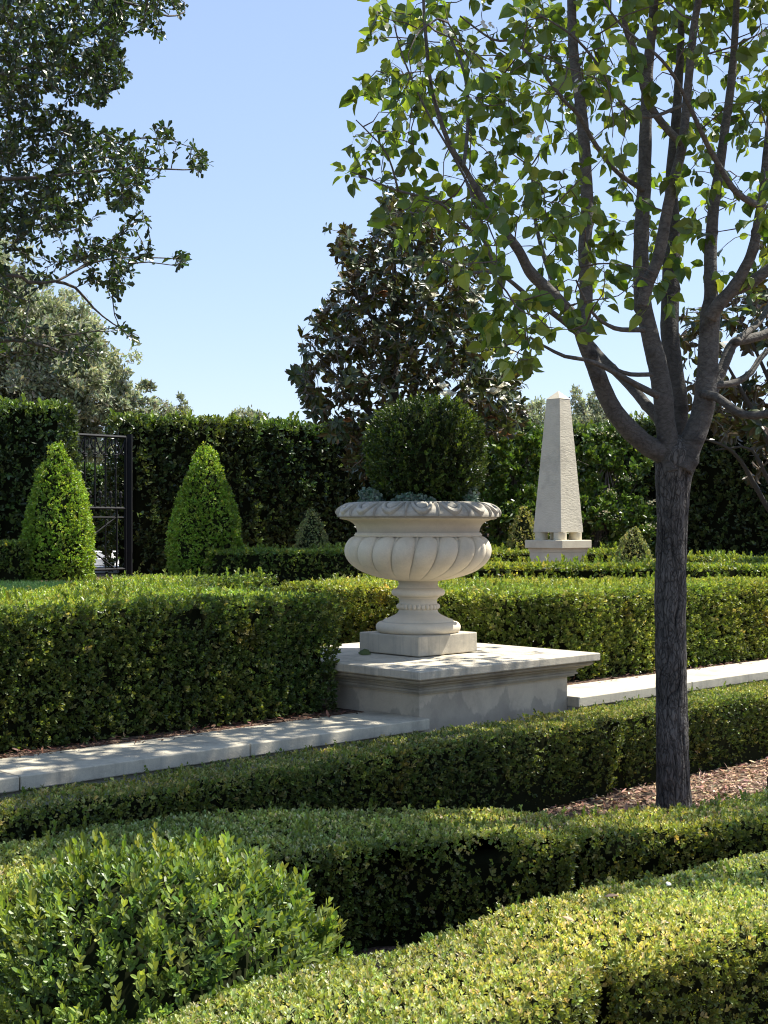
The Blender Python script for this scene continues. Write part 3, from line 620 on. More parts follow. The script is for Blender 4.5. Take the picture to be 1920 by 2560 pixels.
s = Soup(); prf = []; rr_ = rs(4)
N_ = 40
for i in range(N_ + 1):
    t = i / N_; prf.append((.222 * (1 - t) + .105 * t + (rr_.normal() * .0002 if 0 < i < N_ else 0), 1.645 + (3.31 - 1.645) * t))
squarelathe(s, oc, prf[::-1]); bevel(s.build('shaft', M_obel, parent=ob), .006)
s = Soup(); squarelathe(s, oc, [(.002, 3.415), (.108, 3.3105)]); s.build('apex', M_obelb, parent=ob)

# ================================================================== IRON GATE, STEPS
g0 = np.array([-4.56, 20.3]); g1 = np.array([-3.93, 21.0]); gd = (g1 - g0) / np.linalg.norm(g1 - g0); GW = np.linalg.norm(g1 - g0); gn = np.array([-gd[1], gd[0]])
def gp(u, z, d=0): q = g0 + gd * u * GW + gn * d; return np.array([q[0], q[1], z])
gate = empty('iron_gate', (g0[0], g0[1], ZG), 'open black wrought iron gate with scrolled top between two tall hedges', 'gate')
IR = (.012, .013, .015)
def bar(s, a, b, r, sides=4): tube(s, [a, b], [r, r], sides, IR, raw=True, smooth=False)
zt, zm, zm2, zb = 3.07, 1.99, 1.85, 1.07
s = Soup()
for a, b, r in ((gp(0, zt), gp(1, zt), .022), (gp(0, zm), gp(1, zm), .02), (gp(0, zm2), gp(1, zm2), .012), (gp(0, zb), gp(1, zb), .02), (gp(0, ZG + .03), gp(0, zt), .02), (gp(1, ZG + .03), gp(1, zt), .026)): bar(s, a, b, r)
s.build('gate_frame', M_iron, parent=gate)
us = [.2, .4, .6, .8]
for u in [.0 + .001] + us:
    s = Soup(); bar(s, gp(u, zm), gp(u, zt), .0125, 6)
    for dz in (0, .035): lathe(s, gp(u, 2.755 + dz), [(0, .014), (.034, .01), (.038, 0), (.034, -.01), (0, -.014)], 10, (.03, .03, .032))
    s.build('bar', M_iron, parent=gate)
for u in (.1, .3, .5, .7, .9):
    s = Soup(); bar(s, gp(u, zm), gp(u, 2.2), .01, 6)
    lathe(s, gp(u, 2.2), [(0, .05), (.022, .03), (.028, .01), (.012, -.01), (.03, -.04), (.02, -.06), (0, -.065)], 10, (.03, .03, .032)); s.build('finial', M_iron, parent=gate)
for i, u in enumerate((.0, .2, .4, .6, .8)):
    s = Soup()
    for q0, q1, sg in ((u, u + .2, 1), (u + .2, u, -1)):
        w_ = q1 - q0; pth = [(q0 + w_ * .05, 3.03), (q0 + w_ * .3, 3.02), (q0 + w_ * .42, 2.97), (q0 + w_ * .33, 2.92), (q0 + w_ * .12, 2.88)] if i % 2 else [(q0 + w_ * .08, 2.83), (q0 + w_ * .3, 2.80), (q0 + w_ * .45, 2.84), (q0 + w_ * .35, 2.9), (q0 + w_ * .12, 3.0), (q0 + w_ * .02, 3.04)]
        tube(s, [gp(a, b) for a, b in pth], [.012] * len(pth), 5, IR, step=.02)
    s.build('scroll', M_iron, parent=gate)
s = Soup(); bar(s, gp(.82, zb), gp(.82, zm), .016); bar(s, gp(.6, zb), gp(.6, zm2), .01); 
bar(s, gp(.8, zm2), gp(.05, 1.4), .012); bar(s, gp(.05, 1.52), gp(.8, zb), .012); s.build('brace', M_iron, parent=gate)
s = Soup(); pc = gp(1.08, 0)
V = [(pc[0] + a, pc[1] + b, z) for z in (ZG, 3.12) for a, b in ((-.035, -.035), (.035, -.035), (.035, .035), (-.035, .035))]
s.add(np.array(V), [(3, 2, 1, 0), (4, 5, 6, 7), (0, 1, 5, 4), (1, 2, 6, 5), (2, 3, 7, 6), (3, 0, 4, 7)], IR); s.build('post', M_iron, parent=gate)
st = empty('garden_steps', (-5, 22.6, ZG), 'white stone steps just beyond the iron gate', 'steps')
for i in range(3):
    s = Soup(); y0 = 22.2 + i * .42; x1 = -4.28 - i * .14
    V = [(a, b, z) for z in (ZG + .005 + i * .115, ZG + .112 + i * .115) for a, b in ((-5.9, y0), (x1, y0), (x1, 23.6), (-5.9, 23.6))]
    s.add(np.array(V), [(3, 2, 1, 0), (4, 5, 6, 7), (0, 1, 5, 4), (1, 2, 6, 5), (2, 3, 7, 6), (3, 0, 4, 7)], (.8, .8, .8)); bevel(s.build('step', M_step, parent=st), .01)

# ================================================================== PEAR TREE
TY = 8.39
pear = empty('pear_tree', (P(1687, 2030, TY)[0], TY, 0), 'young pear tree with dark trunk and heart shaped leaves, right foreground', 'tree')
BK = (.085, .078, .075); BR = (.13, .115, .10)
def fpx(pts, dy, dye=None):
    """(x, y, r) image tracks of a limb -> path and radii at the tree's depth; dy .. dye depth drift"""
    n = len(pts); dye = dy if dye is None else dye
    out = []; rad = []
    for i, (x, y, r) in enumerate(pts):
        Y = TY + dy + (dye - dy) * (i / (n - 1)); out.append(P(x, y, Y)); rad.append(r / F * Y)
    return out, rad
s = Soup(); sk_ = Skel()
tp = [(1688, 2090, 52), (1686, 2030, 47), (1684, 1970, 42), (1681, 1850, 39.5), (1678, 1700, 38.5), (1676, 1560, 38.5), (1677, 1430, 39), (1680, 1300, 40), (1681, 1230, 42), (1684, 1185, 47), (1689, 1155, 52), (1693, 1128, 50), (1697, 1105, 34), (1699, 1088, 12)]
pth, rad = fpx(tp, 0)
BC = [None]
def barkfn(V, p, rad):
    d = V - p[:, None]; z = V[..., 2]; m, k = z.shape; th = np.arange(k)[None] / k * 2 * math.pi
    # vertical plates with wandering cracks
    wv = .55 * noise(np.stack([V[..., 0] * 3, V[..., 1] * 3, z * 2.2], -1), 1.5)
    n = np.zeros_like(z)
    for q, (fr, am) in enumerate(((7, 1), (13, .7), (21, .45))):
        a = np.abs(np.sin(th * fr / 2 + wv * (2.2 + q) + 1.1 * np.sin(z * (4.3 + q * 3) + q) + .6 * np.sin(z * 11 + th * 3)))
        n -= am * np.clip(1 - a / .22, 0, 1) ** 1.2
    h = np.abs(np.sin(z * 22 + 2.5 * np.sin(th * 4 + z * 3) + wv * 3)); n -= .3 * np.clip(1 - h / .25, 0, 1) * (noise(V, 6) > .1)
    n += .35 * noise(V, 16) + .4 * noise(V, 5, 3)
    k_ = np.clip(.62 + n * .38, .12, 1.5)[..., None] * (1 + .12 * noise(V, 3)[..., None])
    BC[0] = (np.array([.185, .172, .155]) * k_).reshape(-1, 3)
    amp = .0075 * np.clip((np.array([3.0]) - z) / 1.0, .25, 1)
    return p[:, None] + d * (1 + n * amp / np.maximum(rad[:, None], .02))[..., None]
q, _ = tube(s, pth, rad, 160, BK, 0, .010, fn=barkfn); s.c[-1] = cl(BC[0]); sk_.add(q[len(q) * 2 // 3:][::8])
trunk = s.build('trunk', M_bark, parent=pear)
limbs = [
 ([(1692, 1150, 30), (1657, 1134, 28), (1618, 1113, 26), (1577, 1078, 25), (1539, 1033, 23.5), (1509, 974, 22), (1491, 929, 21), (1470, 880, 19), (1455, 835, 18), (1452, 800, 17)], 0, -.25),
 ([(1455, 830, 17), (1460, 790, 17), (1465, 749, 17), (1462, 618, 16), (1468, 521, 15.5), (1462, 391, 15), (1455, 293, 14), (1442, 195, 13), (1432, 98, 12), (1429, -60, 10), (1440, -260, 7), (1430, -420, 3)], -.25, -.1),
 ([(1458, 832, 16), (1430, 790, 17), (1412, 768, 16), (1356, 712, 16), (1322, 675, 14), (1296, 625, 12), (1257, 573, 10), (1205, 495, 8.5), (1159, 417, 7), (1120, 352, 6), (1081, 228, 5), (1065, 98, 4.5), (1058, -30, 3.5), (1060, -200, 2)], -.25, -.9),
 ([(1684, 1180, 30), (1676, 1135, 29), (1662, 1048, 26), (1655, 974, 25), (1640, 899, 24), (1621, 824, 22), (1608, 761, 21), (1603, 700, 20), (1603, 600, 19), (1611, 456, 17), (1615, 293, 15), (1621, 163, 13), (1631, 65, 12), (1637, -40, 10), (1640, -250, 7), (1620, -430, 3)], -.05, .1),
 ([(1608, 765, 16), (1618, 712, 16), (1644, 649, 15), (1662, 560, 14.5), (1680, 469, 14), (1706, 365, 12), (1719, 228, 11), (1735, 65, 9), (1751, -40, 8), (1760, -240, 5), (1770, -400, 3)], -.15, -.35),
 ([(1703, 358, 10), (1654, 306, 10), (1615, 241, 9), (1589, 130, 8), (1563, 65, 7.5), (1560, -40, 6), (1530, -250, 3)], -.32, -.7),
 ([(1700, 1160, 30), (1698, 1100, 24), (1696, 992, 22), (1681, 899, 23), (1674, 824, 23), (1676, 749, 22), (1677, 675, 21), (1683, 586, 19), (1678, 450, 15), (1690, 300, 12), (1700, 150, 10), (1705, 0, 8), (1715, -250, 4)], .2, .6),
 ([(1698, 1175, 34), (1715, 1135, 33), (1744, 1067, 29), (1760, 1011, 27), (1767, 936, 25.5), (1771, 861, 25), (1775, 787, 24), (1778, 740, 18), (1776, 675, 16), (1777, 618, 15.5), (1784, 520, 14), (1803, 390, 12), (1829, 195, 10), (1842, 0, 8), (1850, -200, 5), (1860, -380, 3)], -.05, .15),
 ([(1775, 795, 18), (1797, 761, 17), (1834, 720, 16), (1860, 675, 14), (1883, 619, 13), (1907, 488, 12), (1917, 390, 11), (1935, 200, 9), (1950, 0, 6), (1960, -200, 3)], -.1, -.5),
 ([(1830, 728, 15), (1879, 705, 15), (1920, 675, 14), (1990, 630, 12), (2080, 520, 9), (2150, 350, 6), (2180, 150, 3)], -.15, -.3),
 ([(1762, 1015, 14), (1785, 974, 14), (1812, 906, 14), (1834, 858, 13), (1872, 847, 12), (1920, 832, 11), (2000, 790, 9), (2100, 690, 6), (2180, 560, 3)], .1, .7),
 ([(1840, 856, 9), (1868, 830, 8.5), (1894, 809, 8), (1925, 760, 7), (1980, 650, 5), (2020, 500, 3)], .25, 1.0),
 ([(1752, 985, 10), (1790, 992, 11), (1823, 1015, 11), (1861, 1037, 10.5), (1920, 1034, 10), (2000, 1000, 8), (2090, 930, 6), (2180, 820, 3)], -.05, -.5),
 ([(1762, 968, 9), (1801, 962, 9), (1842, 955, 8.5), (1879, 929, 8), (1898, 899, 7), (1945, 850, 6), (2020, 760, 3)], .1, .5),
 ([(1658, 1060, 15), (1606, 1000, 13), (1569, 959, 12), (1539, 929, 11), (1509, 899, 11), (1480, 865, 10), (1430, 800, 8), (1380, 700, 6), (1340, 560, 5), (1330, 420, 3)], .25, 1.0),
 ([(1645, 990, 9), (1591, 962, 8), (1539, 933, 7), (1502, 914, 6), (1461, 899, 5), (1412, 891, 4.5), (1360, 865, 3.5), (1325, 842, 2.5)], -.2, -.6),
 ([(1630, 936, 6), (1576, 936, 5.5), (1543, 925, 5)], -.1, -.3),
 ([(1610, 824, 7), (1554, 824, 6), (1520, 813, 5), (1480, 780, 4), (1440, 700, 2.5)], -.1, -.5),
 ([(1450, 840, 8), (1420, 812, 8), (1367, 772, 7), (1330, 749, 6), (1300, 723, 5.5), (1244, 683, 5), (1165, 680, 3.5), (1100, 651, 2.5)], -.3, -.8),
 ([(1244, 683, 4.5), (1205, 586, 4), (1185, 495, 3.5), (1133, 390, 3), (1068, 280, 2.6), (1010, 150, 2.2), (985, 60, 1.6)], -.65, -1.1),
 ([(1200, 590, 4), (1146, 553, 4), (1094, 504, 3.8), (990, 475, 3), (925, 449, 2), (880, 430, 1.5)], -.7, -1.2),
 ([(996, 477, 3), (970, 390, 2.4), (930, 340, 2), (890, 300, 1.4)], -1.0, -1.2),
 ([(1912, 520, 9), (1842, 482, 8), (1784, 390, 7), (1751, 325, 6), (1706, 228, 5), (1654, 150, 4), (1543, 52, 3), (1480, -60, 2)], -.45, -1.2),
 ([(1706, 262, 5), (1621, 293, 4.5), (1556, 260, 4), (1491, 156, 3.5), (1426, 85, 3), (1341, 33, 2.2)], -.5, -1.1),
 ([(1608, 475, 7), (1543, 430, 6), (1491, 365, 6), (1445, 286, 5.5), (1406, 247, 5), (1335, 150, 4), (1283, 104, 3.5), (1230, 98, 3), (1150, 40, 2)], .0, -.9),
 ([(1159, 417, 5), (1170, 300, 4.5), (1160, 180, 4), (1110, 60, 3), (1060, -60, 2)], -.7, -.3),
]
s = Soup()
KC = [None]; rk = rs(404)
def knot(V, p, rad):
    d = V - p[:, None]; n = .05 * noise(V, 9) + .03 * noise(V, 25); c = np.ones(V.shape[:2])
    if rad[0] > .02:
        for _ in range(max(2, len(p) // 9)):
            i = rk.randint(2, len(p) - 2); k = V[i, rk.randint(V.shape[1])]; q = np.linalg.norm((V - k) * [1, 1, 1.5], axis=-1); R_ = rad[i]
            n += .20 * np.exp(-(q / (R_ * .55)) ** 2); c -= .5 * np.exp(-((q - R_ * .5) / (R_ * .22)) ** 2) + .35 * np.exp(-(q / (R_ * .2)) ** 2)
    KC[0] = np.clip(c, .3, 1).reshape(-1, 1)
    return p[:, None] + d * (1 + n)[..., None]
for pts, d0, d1 in limbs:
    p, rad = fpx(pts, d0, d1); sd = 20 if rad[0] > .03 else 10
    q, _ = tube(s, p, rad, sd, BR, 0, .02 if sd == 20 else .05, fn=knot); sk_.add(q[::3])
    z_ = s.v[-1][:, 2:3]; f_ = np.clip((z_ - 2.2) / .8, 0, 1); mo = 1 + .16 * noise(s.v[-1] * [1, 1, 3], 5)[:, None] - .45 * np.clip(noise(s.v[-1] * [1, 1, 5], 3.1) - .75, 0, 1)[:, None]
    dk = np.array([.085, .079, .07]); lt = dk if pts[1][0] == 1698 else np.array([.125, .116, .10]); s.c[-1] = cl((dk * (1 - f_) + lt * f_) * mo * KC[0])
s.build('limbs', M_limb, parent=pear)
r = rs(77)
poly1 = [(925, 60), (900, 200), (880, 330), (865, 440), (930, 500), (985, 560), (1010, 650), (1090, 700), (1215, 700), (1225, 850), (1300, 920), (1400, 870), (1480, 850), (1545, 800), (1560, 500), (1560, -40), (930, -40)]
poly2 = [(1550, -40), (1550, 640), (1600, 800), (1700, 790), (1770, 700), (1860, 760), (1960, 800), (1960, -40)]
tg = [pxpoly(r, poly1, 295, TY - .1, 2.1), pxpoly(r, poly2, 105, TY + .3, 2.1)]
tgA = np.concatenate(tg + [pxpoly(r, [(1190, 740), (1350, 740), (1340, 920), (1225, 905)], 16, 7.2, .4)])
# the rest of the crown, above and right of the view
N_ = 1300; a = r.uniform(0, 6.28, N_); rr = 2.25 * np.sqrt(r.rand(N_)); zz = r.uniform(4.9, 7.6, N_); rr *= np.clip((8.1 - zz) / 2.2, .35, 1)
top = np.c_[2.75 + rr * np.cos(a), 8.1 + rr * np.sin(a), zz]
N_ = 110; top2 = np.c_[r.uniform(2.5, 3.9, N_), r.uniform(7.2, 9.9, N_), r.uniform(3.0, 5.2, N_)]
s = Soup(); tw = sk_.grow(r, s, tgA, r0=.0028, kr=.0055, col=(.11, .085, .07), maxl=1.1)
tw += Skel.grow(sk_, r, s, np.concatenate([top, top2]), r0=.0028, kr=.005, col=(.11, .085, .07), maxl=2.4)
# spur twigs: short ones near the ends
s.build('twigs', M_branch, parent=pear)
s = Soup(); fl = Soup(); LP, LD = [], []
for pt in tw:
    m = len(pt); dirs = unit(np.gradient(pt, axis=0))
    for j in range(1, m):
        if j < m * .3 and r.rand() < .5: continue
        if j == m - 1: k = r.randint(3, 6)
        else: k = r.choice([0, 1, 2], p=[.45, .33, .22])
        for _ in range(k):
            d = dirs[j] * .5 + r.normal(size=3) * .75 + np.array([0, 0, -.15]); LP.append(pt[j]); LD.append(d)
LP = np.array(LP); LD = unit(np.array(LD)); n = len(LP)
# leaves hang and turn their faces to the light
Nn = unit(np.c_[r.normal(size=(n, 2)) * 1.0, np.abs(r.normal(size=n)) * .8]); L = r.uniform(.085, .15, n); L *= np.where(LP[:, 2] > 5.2, 1.35, 1)
LD = unit(LD + np.array([0, 0, -.45]))
leaves(s, LP, LD, Nn, L, L * r.uniform(.5, .82, n), palette(r, n, [(.07, .12, .027), (.12, .185, .038), (.19, .27, .055), (.25, .33, .07)], (3, 5, 3, 1)), T_PEAR)
s.build('foliage', M_pear, parent=pear)
# sparse white blossom
s = Soup(); bl = [(1225, 62), (1100, 70), (1110, 75), (1500, 210), (1450, 208), (1908, 83), (1895, 118), (1130, 262), (1180, 255), (1320, 340), (1345, 345), (1060, 160), (1230, 150), (1905, 95), (1210, 60), (1400, 520)]
for x, y in bl:
    for c_ in range(3):
        c = P(x + r.normal() * 8, y + r.normal() * 8, TY - r.uniform(.6, 1.3)); d = unit(r.normal(size=3) + np.array([0, -1, .3])); e1, e2 = ortho(d[None], r)
        ph = np.arange(5) / 5 * 6.283; D = e1 * np.cos(ph)[:, None] + e2 * np.sin(ph)[:, None] + d * .3
        leaves(s, np.tile(c, (5, 1)), D, np.tile(d, (5, 1)), np.full(5, .015), np.full(5, .014), (.75, .75, .7), T_BOX)
s.build('blossom', M_petal, parent=pear)

# ================================================================== EVERGREEN OAK AT THE LEFT
ob_ = np.array([-3.2, 4.6, 0.0])
oak = empty('evergreen_oak', tuple(ob_), 'dark glossy evergreen tree reaching in from the upper left edge', 'tree')
s = Soup(); sk_ = Skel(); r = rs(91); BO = (.09, .08, .065)
for pts, rad in (([ob_, ob_ + [.05, .1, 1.2], ob_ + [.1, .3, 2.2], ob_ + [.2, .6, 3.2], ob_ + [.3, .8, 4.4], ob_ + [.3, .9, 5.6]], [.17, .14, .12, .1, .07, .03]),):
    q, _ = tube(s, pts, rad, 24, BO, 0, .06, rough=.06); sk_.add(q[::4])
def ok(pts, Y0, Y1, r0, r1, start=None):
    n = len(pts); p = [P(x, y, Y0 + (Y1 - Y0) * i / (n - 1)) for i, (x, y) in enumerate(pts)]
    if start is not None: p = [np.array(start)] + p
    q, _ = tube(s, p, np.linspace(r0, r1, len(p)), 8, BO, 0, .05, rough=.05); sk_.add(q)
ok([(-300, 760), (9, 686), (70, 705), (141, 703), (188, 677), (263, 649), (376, 644), (470, 649)], 5.6, 6.2, .010, .002, ob_ + [.1, .3, 2.2])
ok([(141, 704), (188, 719), (235, 771), (282, 809), (348, 846)], 6.0, 6.2, .008, .002)
ok([(190, 677), (240, 640), (290, 590), (330, 560), (378, 540)], 6.1, 6.2, .006, .002)
ok([(-300, 520), (-40, 455), (117, 442), (235, 428), (330, 420), (400, 422), (480, 424), (512, 412)], 5.6, 6.3, .010, .002, ob_ + [.15, .5, 2.9])
ok([(150, 440), (215, 400), (270, 365), (350, 345), (425, 350)], 6.1, 6.4, .008, .002)
ok([(-300, 250), (-60, 200), (120, 160), (230, 180), (310, 200)], 5.6, 6.3, .010, .003, ob_ + [.2, .6, 3.2])
ok([(-300, -100), (0, -60), (200, -20), (330, 10), (420, 40), (462, 30)], 5.6, 6.4, .010, .003, ob_ + [.3, .8, 3.9])
ok([(-200, 900), (0, 850), (90, 860), (160, 880), (240, 890)], 5.6, 6.5, .02, .002, ob_ + [.1, .2, 1.9])
polys = [([(0, -60), (330, -60), (318, 60), (300, 110), (320, 190), (250, 265), (190, 250), (130, 230), (60, 240), (-40, 250)], 240), ([(340, -60), (470, -60), (462, 20), (440, 60), (400, 105), (350, 80), (320, 30)], 38),
  ([(-40, 230), (150, 260), (215, 300), (250, 335), (370, 330), (370, 450), (345, 520), (240, 540), (225, 575), (150, 590), (60, 600), (-40, 620)], 210), ([(370, 320), (430, 315), (435, 355), (390, 360)], 9), ([(385, 395), (420, 400), (420, 425), (385, 425)], 4), ([(468, 360), (525, 395), (520, 440), (480, 435)], 9),
  ([(130, 620), (260, 600), (330, 640), (335, 690), (290, 750), (215, 700), (150, 670)], 60), ([(330, 535), (385, 535), (330, 590), (270, 640), (250, 620)], 10), ([(430, 625), (475, 645), (470, 665), (430, 655)], 5), ([(340, 625), (380, 625), (375, 655)], 5), ([(290, 810), (350, 835), (345, 860), (290, 840)], 7),
  ([(-40, 620), (110, 620), (130, 700), (100, 760), (130, 830), (-40, 800)], 40), ([(80, 810), (260, 820), (245, 905), (150, 935), (60, 890)], 20), ([(-40, 800), (60, 820), (60, 900), (-40, 900)], 14)]
tg = [pxpoly(r, p_, int(n_ * (2.8 if n_ > 100 else 1.4)), 6.15, .6) for p_, n_ in polys]
N_ = 420; tg.append(np.c_[r.uniform(-3.6, -1.75, N_), r.uniform(4.6, 6.9, N_), r.uniform(2.6, 6.2, N_)])
N_ = 160; tg.append(np.c_[r.uniform(-3, -1.0, N_), r.uniform(5.2, 7.0, N_), r.uniform(4.25, 5.8, N_)])
tw = sk_.grow(r, s, np.concatenate(tg), r0=.002, kr=.006, col=BO, maxl=1.0, sides=4, tipr=.0012)
s.build('trunk', M_branch, parent=oak)
s = Soup(); LP, LD, AXs = [], [], []
for pt in tw:
    m = len(pt); dirs = unit(np.gradient(pt, axis=0)); L = max(.001, np.linalg.norm(pt[-1] - pt[0]))
    tt = np.linspace(max(0, 1 - .2 / L), 1, 9) if L > .2 else np.linspace(.1, 1, 8)
    for t in tt:
        i = min(m - 2, int(t * (m - 1))); f = t * (m - 1) - i; p = pt[i] * (1 - f) + pt[i + 1] * f
        for _ in range(2 if t > .8 else 1):
            LP.append(p); LD.append(dirs[i] * .7 + r.normal(size=3) * .6)
LP = np.array(LP); LD = unit(np.array(LD)); n = len(LP); N1 = unit(r.normal(size=(n, 3)) * .7 + [0, 0, .8]); L = r.uniform(.025, .044, n)
leaves(s, LP, LD, N1, L, L * r.uniform(.42, .6, n), palette(r, n, [(.022, .04, .016), (.035, .06, .02), (.06, .1, .024), (.11, .15, .03)], (4, 4, 2, .6)), T_OBO)
s.build('foliage', M_oak, parent=oak)

# ================================================================== MAGNOLIAS
def magnolia(label, name, base, trunk, polyT, ymid, ydep, Lr, seed, flowers=(), dead=(), extra=None, fresh=.22):
    root = empty(name, tuple(base), label, 'tree', 'magnolia trees'); r = rs(seed); s = Soup(); sk = Skel()
    for pts, ra in trunk:
        q, _ = tube(s, pts, ra, 10, (.06, .053, .045), 0, .1, rough=.05); sk.add(q[::2])
    tg = np.concatenate([pxpoly(r, p, n, ymid, ydep) for p, n in polyT] + ([extra] if extra is not None else []))
    tw = sk.grow(r, s, tg, r0=.005, kr=.01, col=(.16, .14, .12), maxl=1.3, sides=4, tipr=.004)
    s.build('trunk', M_branch, parent=root); s = Soup()
    P0, D0, F0 = [], [], []
    for pt in tw:
        d = unit(pt[-1] - pt[-3] + np.array([0, 0, .04]) + r.normal(size=3) * .01); fr = r.rand() < fresh
        P0.append(pt[-1]); D0.append(d); F0.append(fr)
        if len(pt) > 4:
            P0.append(pt[-3]); D0.append(d); F0.append(False)
    P0 = np.array(P0); D0 = np.array(D0); F0 = np.array(F0); n = len(P0); e1, e2 = ortho(D0, r)
    for k in range(9):
        ph = k * 2.4 + r.uniform(0, 1, n); e = e1 * np.cos(ph)[:, None] + e2 * np.sin(ph)[:, None]
        th = np.where(F0, r.uniform(.25, .6, n), r.uniform(.8, 1.75, n))[:, None]
        D = D0 * np.cos(th) + e * np.sin(th) + np.array([0, 0, -.25]) * (~F0)[:, None]
        N = D0 * np.sin(th) - e * np.cos(th) + r.normal(size=(n, 3)) * .3
        if True:
            old = palette(r, n, [(.035, .05, .018), (.06, .08, .028), (.10, .12, .04), (.10, .07, .035)], (3, 3, 2, 1)); new = palette(r, n, [(.18, .2, .035), (.22, .19, .05)], (1, 1))
            c = np.where(F0[:, None] & (k < 6), new, old); L = Lr * r.uniform(.75, 1.15, n) * np.where(F0, .8, 1)
        leaves(s, P0 + D0 * (k * .008), D, N, L, L * .42, c, T_MAG)
    s.build('foliage', M_mag, parent=root)
    def flower(c, col, R, nm, droop=False):
        f = Soup(); c = np.array(c) + np.array([0, -.15, 0]); R = R * 1.15
        for ring, (n_, th, sc_) in enumerate(((6, .95, 1), (4, .45, .85))):
            for i in range(n_):
                ph = i / n_ * 6.283 + ring * .5 + r.normal() * .15; up = np.array([0, -.35, -1 if droop else 1.0]); up = up / np.linalg.norm(up)
                e1, e2 = ortho(up[None], rs(5)); e = (e1 * math.cos(ph) + e2 * math.sin(ph))[0]; D = up * math.cos(th) + e * math.sin(th); Nn_ = up * math.sin(th) - e * math.cos(th)
                leaves(f, c[None], D[None], Nn_[None], [R * sc_], [R * .8], np.clip(np.array(col) * r.uniform(.85, 1.1), 0, 1)[None], T_MAG, smooth=True)
        tag(f.build(nm, M_petal, parent=root))
    for x, y, Y, R in flowers: flower(P(x, y, Y), (.82, .80, .68), R, 'flower')
    for x, y, Y, R in dead: flower(P(x, y, Y), (.30, .15, .07), R * .85, 'withered_flower', True)
    return root
mb = P(1000, 1310, 19.6); mb[2] = ZG
tr_ = [([mb, P(1005, 1250, 19.6), P(1000, 1120, 19.6), P(985, 980, 19.6), P(990, 820, 19.6), P(985, 650, 19.6), P(990, 520, 19.6)], [.11, .1, .09, .07, .05, .03, .012]),
       ([P(1000, 1130, 19.6), P(930, 1040, 19.5), P(860, 960, 19.3), P(800, 900, 19.2)], [.05, .04, .03, .012]), ([P(1003, 1140, 19.6), P(1080, 1040, 19.6), P(1160, 960, 19.7), P(1240, 990, 19.8)], [.05, .04, .03, .012]),
       ([P(990, 900, 19.6), P(1060, 800, 19.8), P(1130, 700, 20.0)], [.04, .03, .012]), ([P(988, 880, 19.6), P(920, 780, 19.4), P(860, 690, 19.2)], [.04, .03, .012])]
mp1 = [(823, 573), (866, 573), (900, 640), (931, 590), (955, 520), (970, 485), (1028, 495), (1124, 576), (1190, 640), (1217, 696), (1195, 750), (1225, 830), (1240, 889), (1170, 930), (1120, 960), (1060, 990), (1100, 1060), (1000, 1110), (931, 1130), (860, 1120), (827, 1082), (777, 1020), (750, 981), (735, 939), (762, 904), (750, 850), (758, 796), (827, 765), (839, 727), (862, 680), (831, 634)]
mp2 = [(1170, 935), (1240, 889), (1294, 935), (1310, 1012), (1295, 1082), (1240, 1090), (1190, 1060), (1140, 1000)]
mp3 = [(930, 1110), (1010, 1090), (1020, 1200), (900, 1200), (840, 1130)]
magnolia('large dark leaved magnolia tree with white flowers behind the urn', 'magnolia_tree', mb, tr_, [(mp1, 980), (mp2, 140), (mp3, 80)], 19.5, 1.3, .145, 61,
         [(1246, 975, 18.7, .12), (1232, 990, 18.6, .12), (1262, 1008, 18.6, .1), (1080, 752, 18.4, .11), (1180, 765, 18.6, .1), (1145, 845, 18.5, .1), (1118, 998, 18.3, .13), (1105, 975, 18.4, .1), (1275, 890, 18.7, .08)],
         [(960, 730, 18.5, .12), (1225, 1040, 18.6, .12), (1260, 1075, 18.6, .12), (870, 1045, 18.4, .09)])
m2 = np.array([4.6, 15.6, ZG])
tr2 = [([m2, m2 + [0, .1, .8], m2 + [-.1, .1, 1.7], m2 + [0, .1, 2.6], m2 + [.1, .1, 3.6]], [.12, .1, .08, .05, .02]),
       ([m2 + [0, .1, .7], P(1920, 1270, 15.4), P(1850, 1150, 15.2), P(1800, 1110, 15.0), P(1745, 1095, 14.9)], [.05, .03, .022, .016, .008]), ([m2 + [0, .1, .9], P(1930, 1220, 15.2), P(1880, 1125, 15.1), P(1830, 1120, 15.1), P(1790, 1125, 15)], [.04, .022, .018, .014, .007]),
       ([m2 + [0, .1, 1.2], P(1910, 1080, 15.4), P(1850, 970, 15.3), P(1800, 880, 15.2)], [.04, .03, .02, .01]), ([m2 + [0, .1, 1.9], P(1900, 900, 15.5), P(1850, 800, 15.5)], [.03, .02, .01])]
ex = rs(6); ext = np.c_[ex.uniform(4.3, 6, 160), ex.uniform(14.7, 16.8, 160), ex.uniform(2.3, 5.2, 160)]
magnolia('sparser magnolia tree with bare lower twigs at the right edge, behind the pear trunk', 'magnolia_tree', m2, tr2,
         [([(1700, 780), (1790, 760), (1800, 880), (1740, 930), (1700, 900)], 22), ([(1790, 740), (1930, 700), (1930, 900), (1870, 870), (1830, 820)], 26), ([(1790, 960), (1930, 940), (1930, 1130), (1850, 1100), (1780, 1080), (1750, 1000)], 62), ([(1720, 930), (1800, 950), (1790, 1060), (1730, 1060)], 16)], 15.6, .9, .15, 62, extra=ext, fresh=.12)

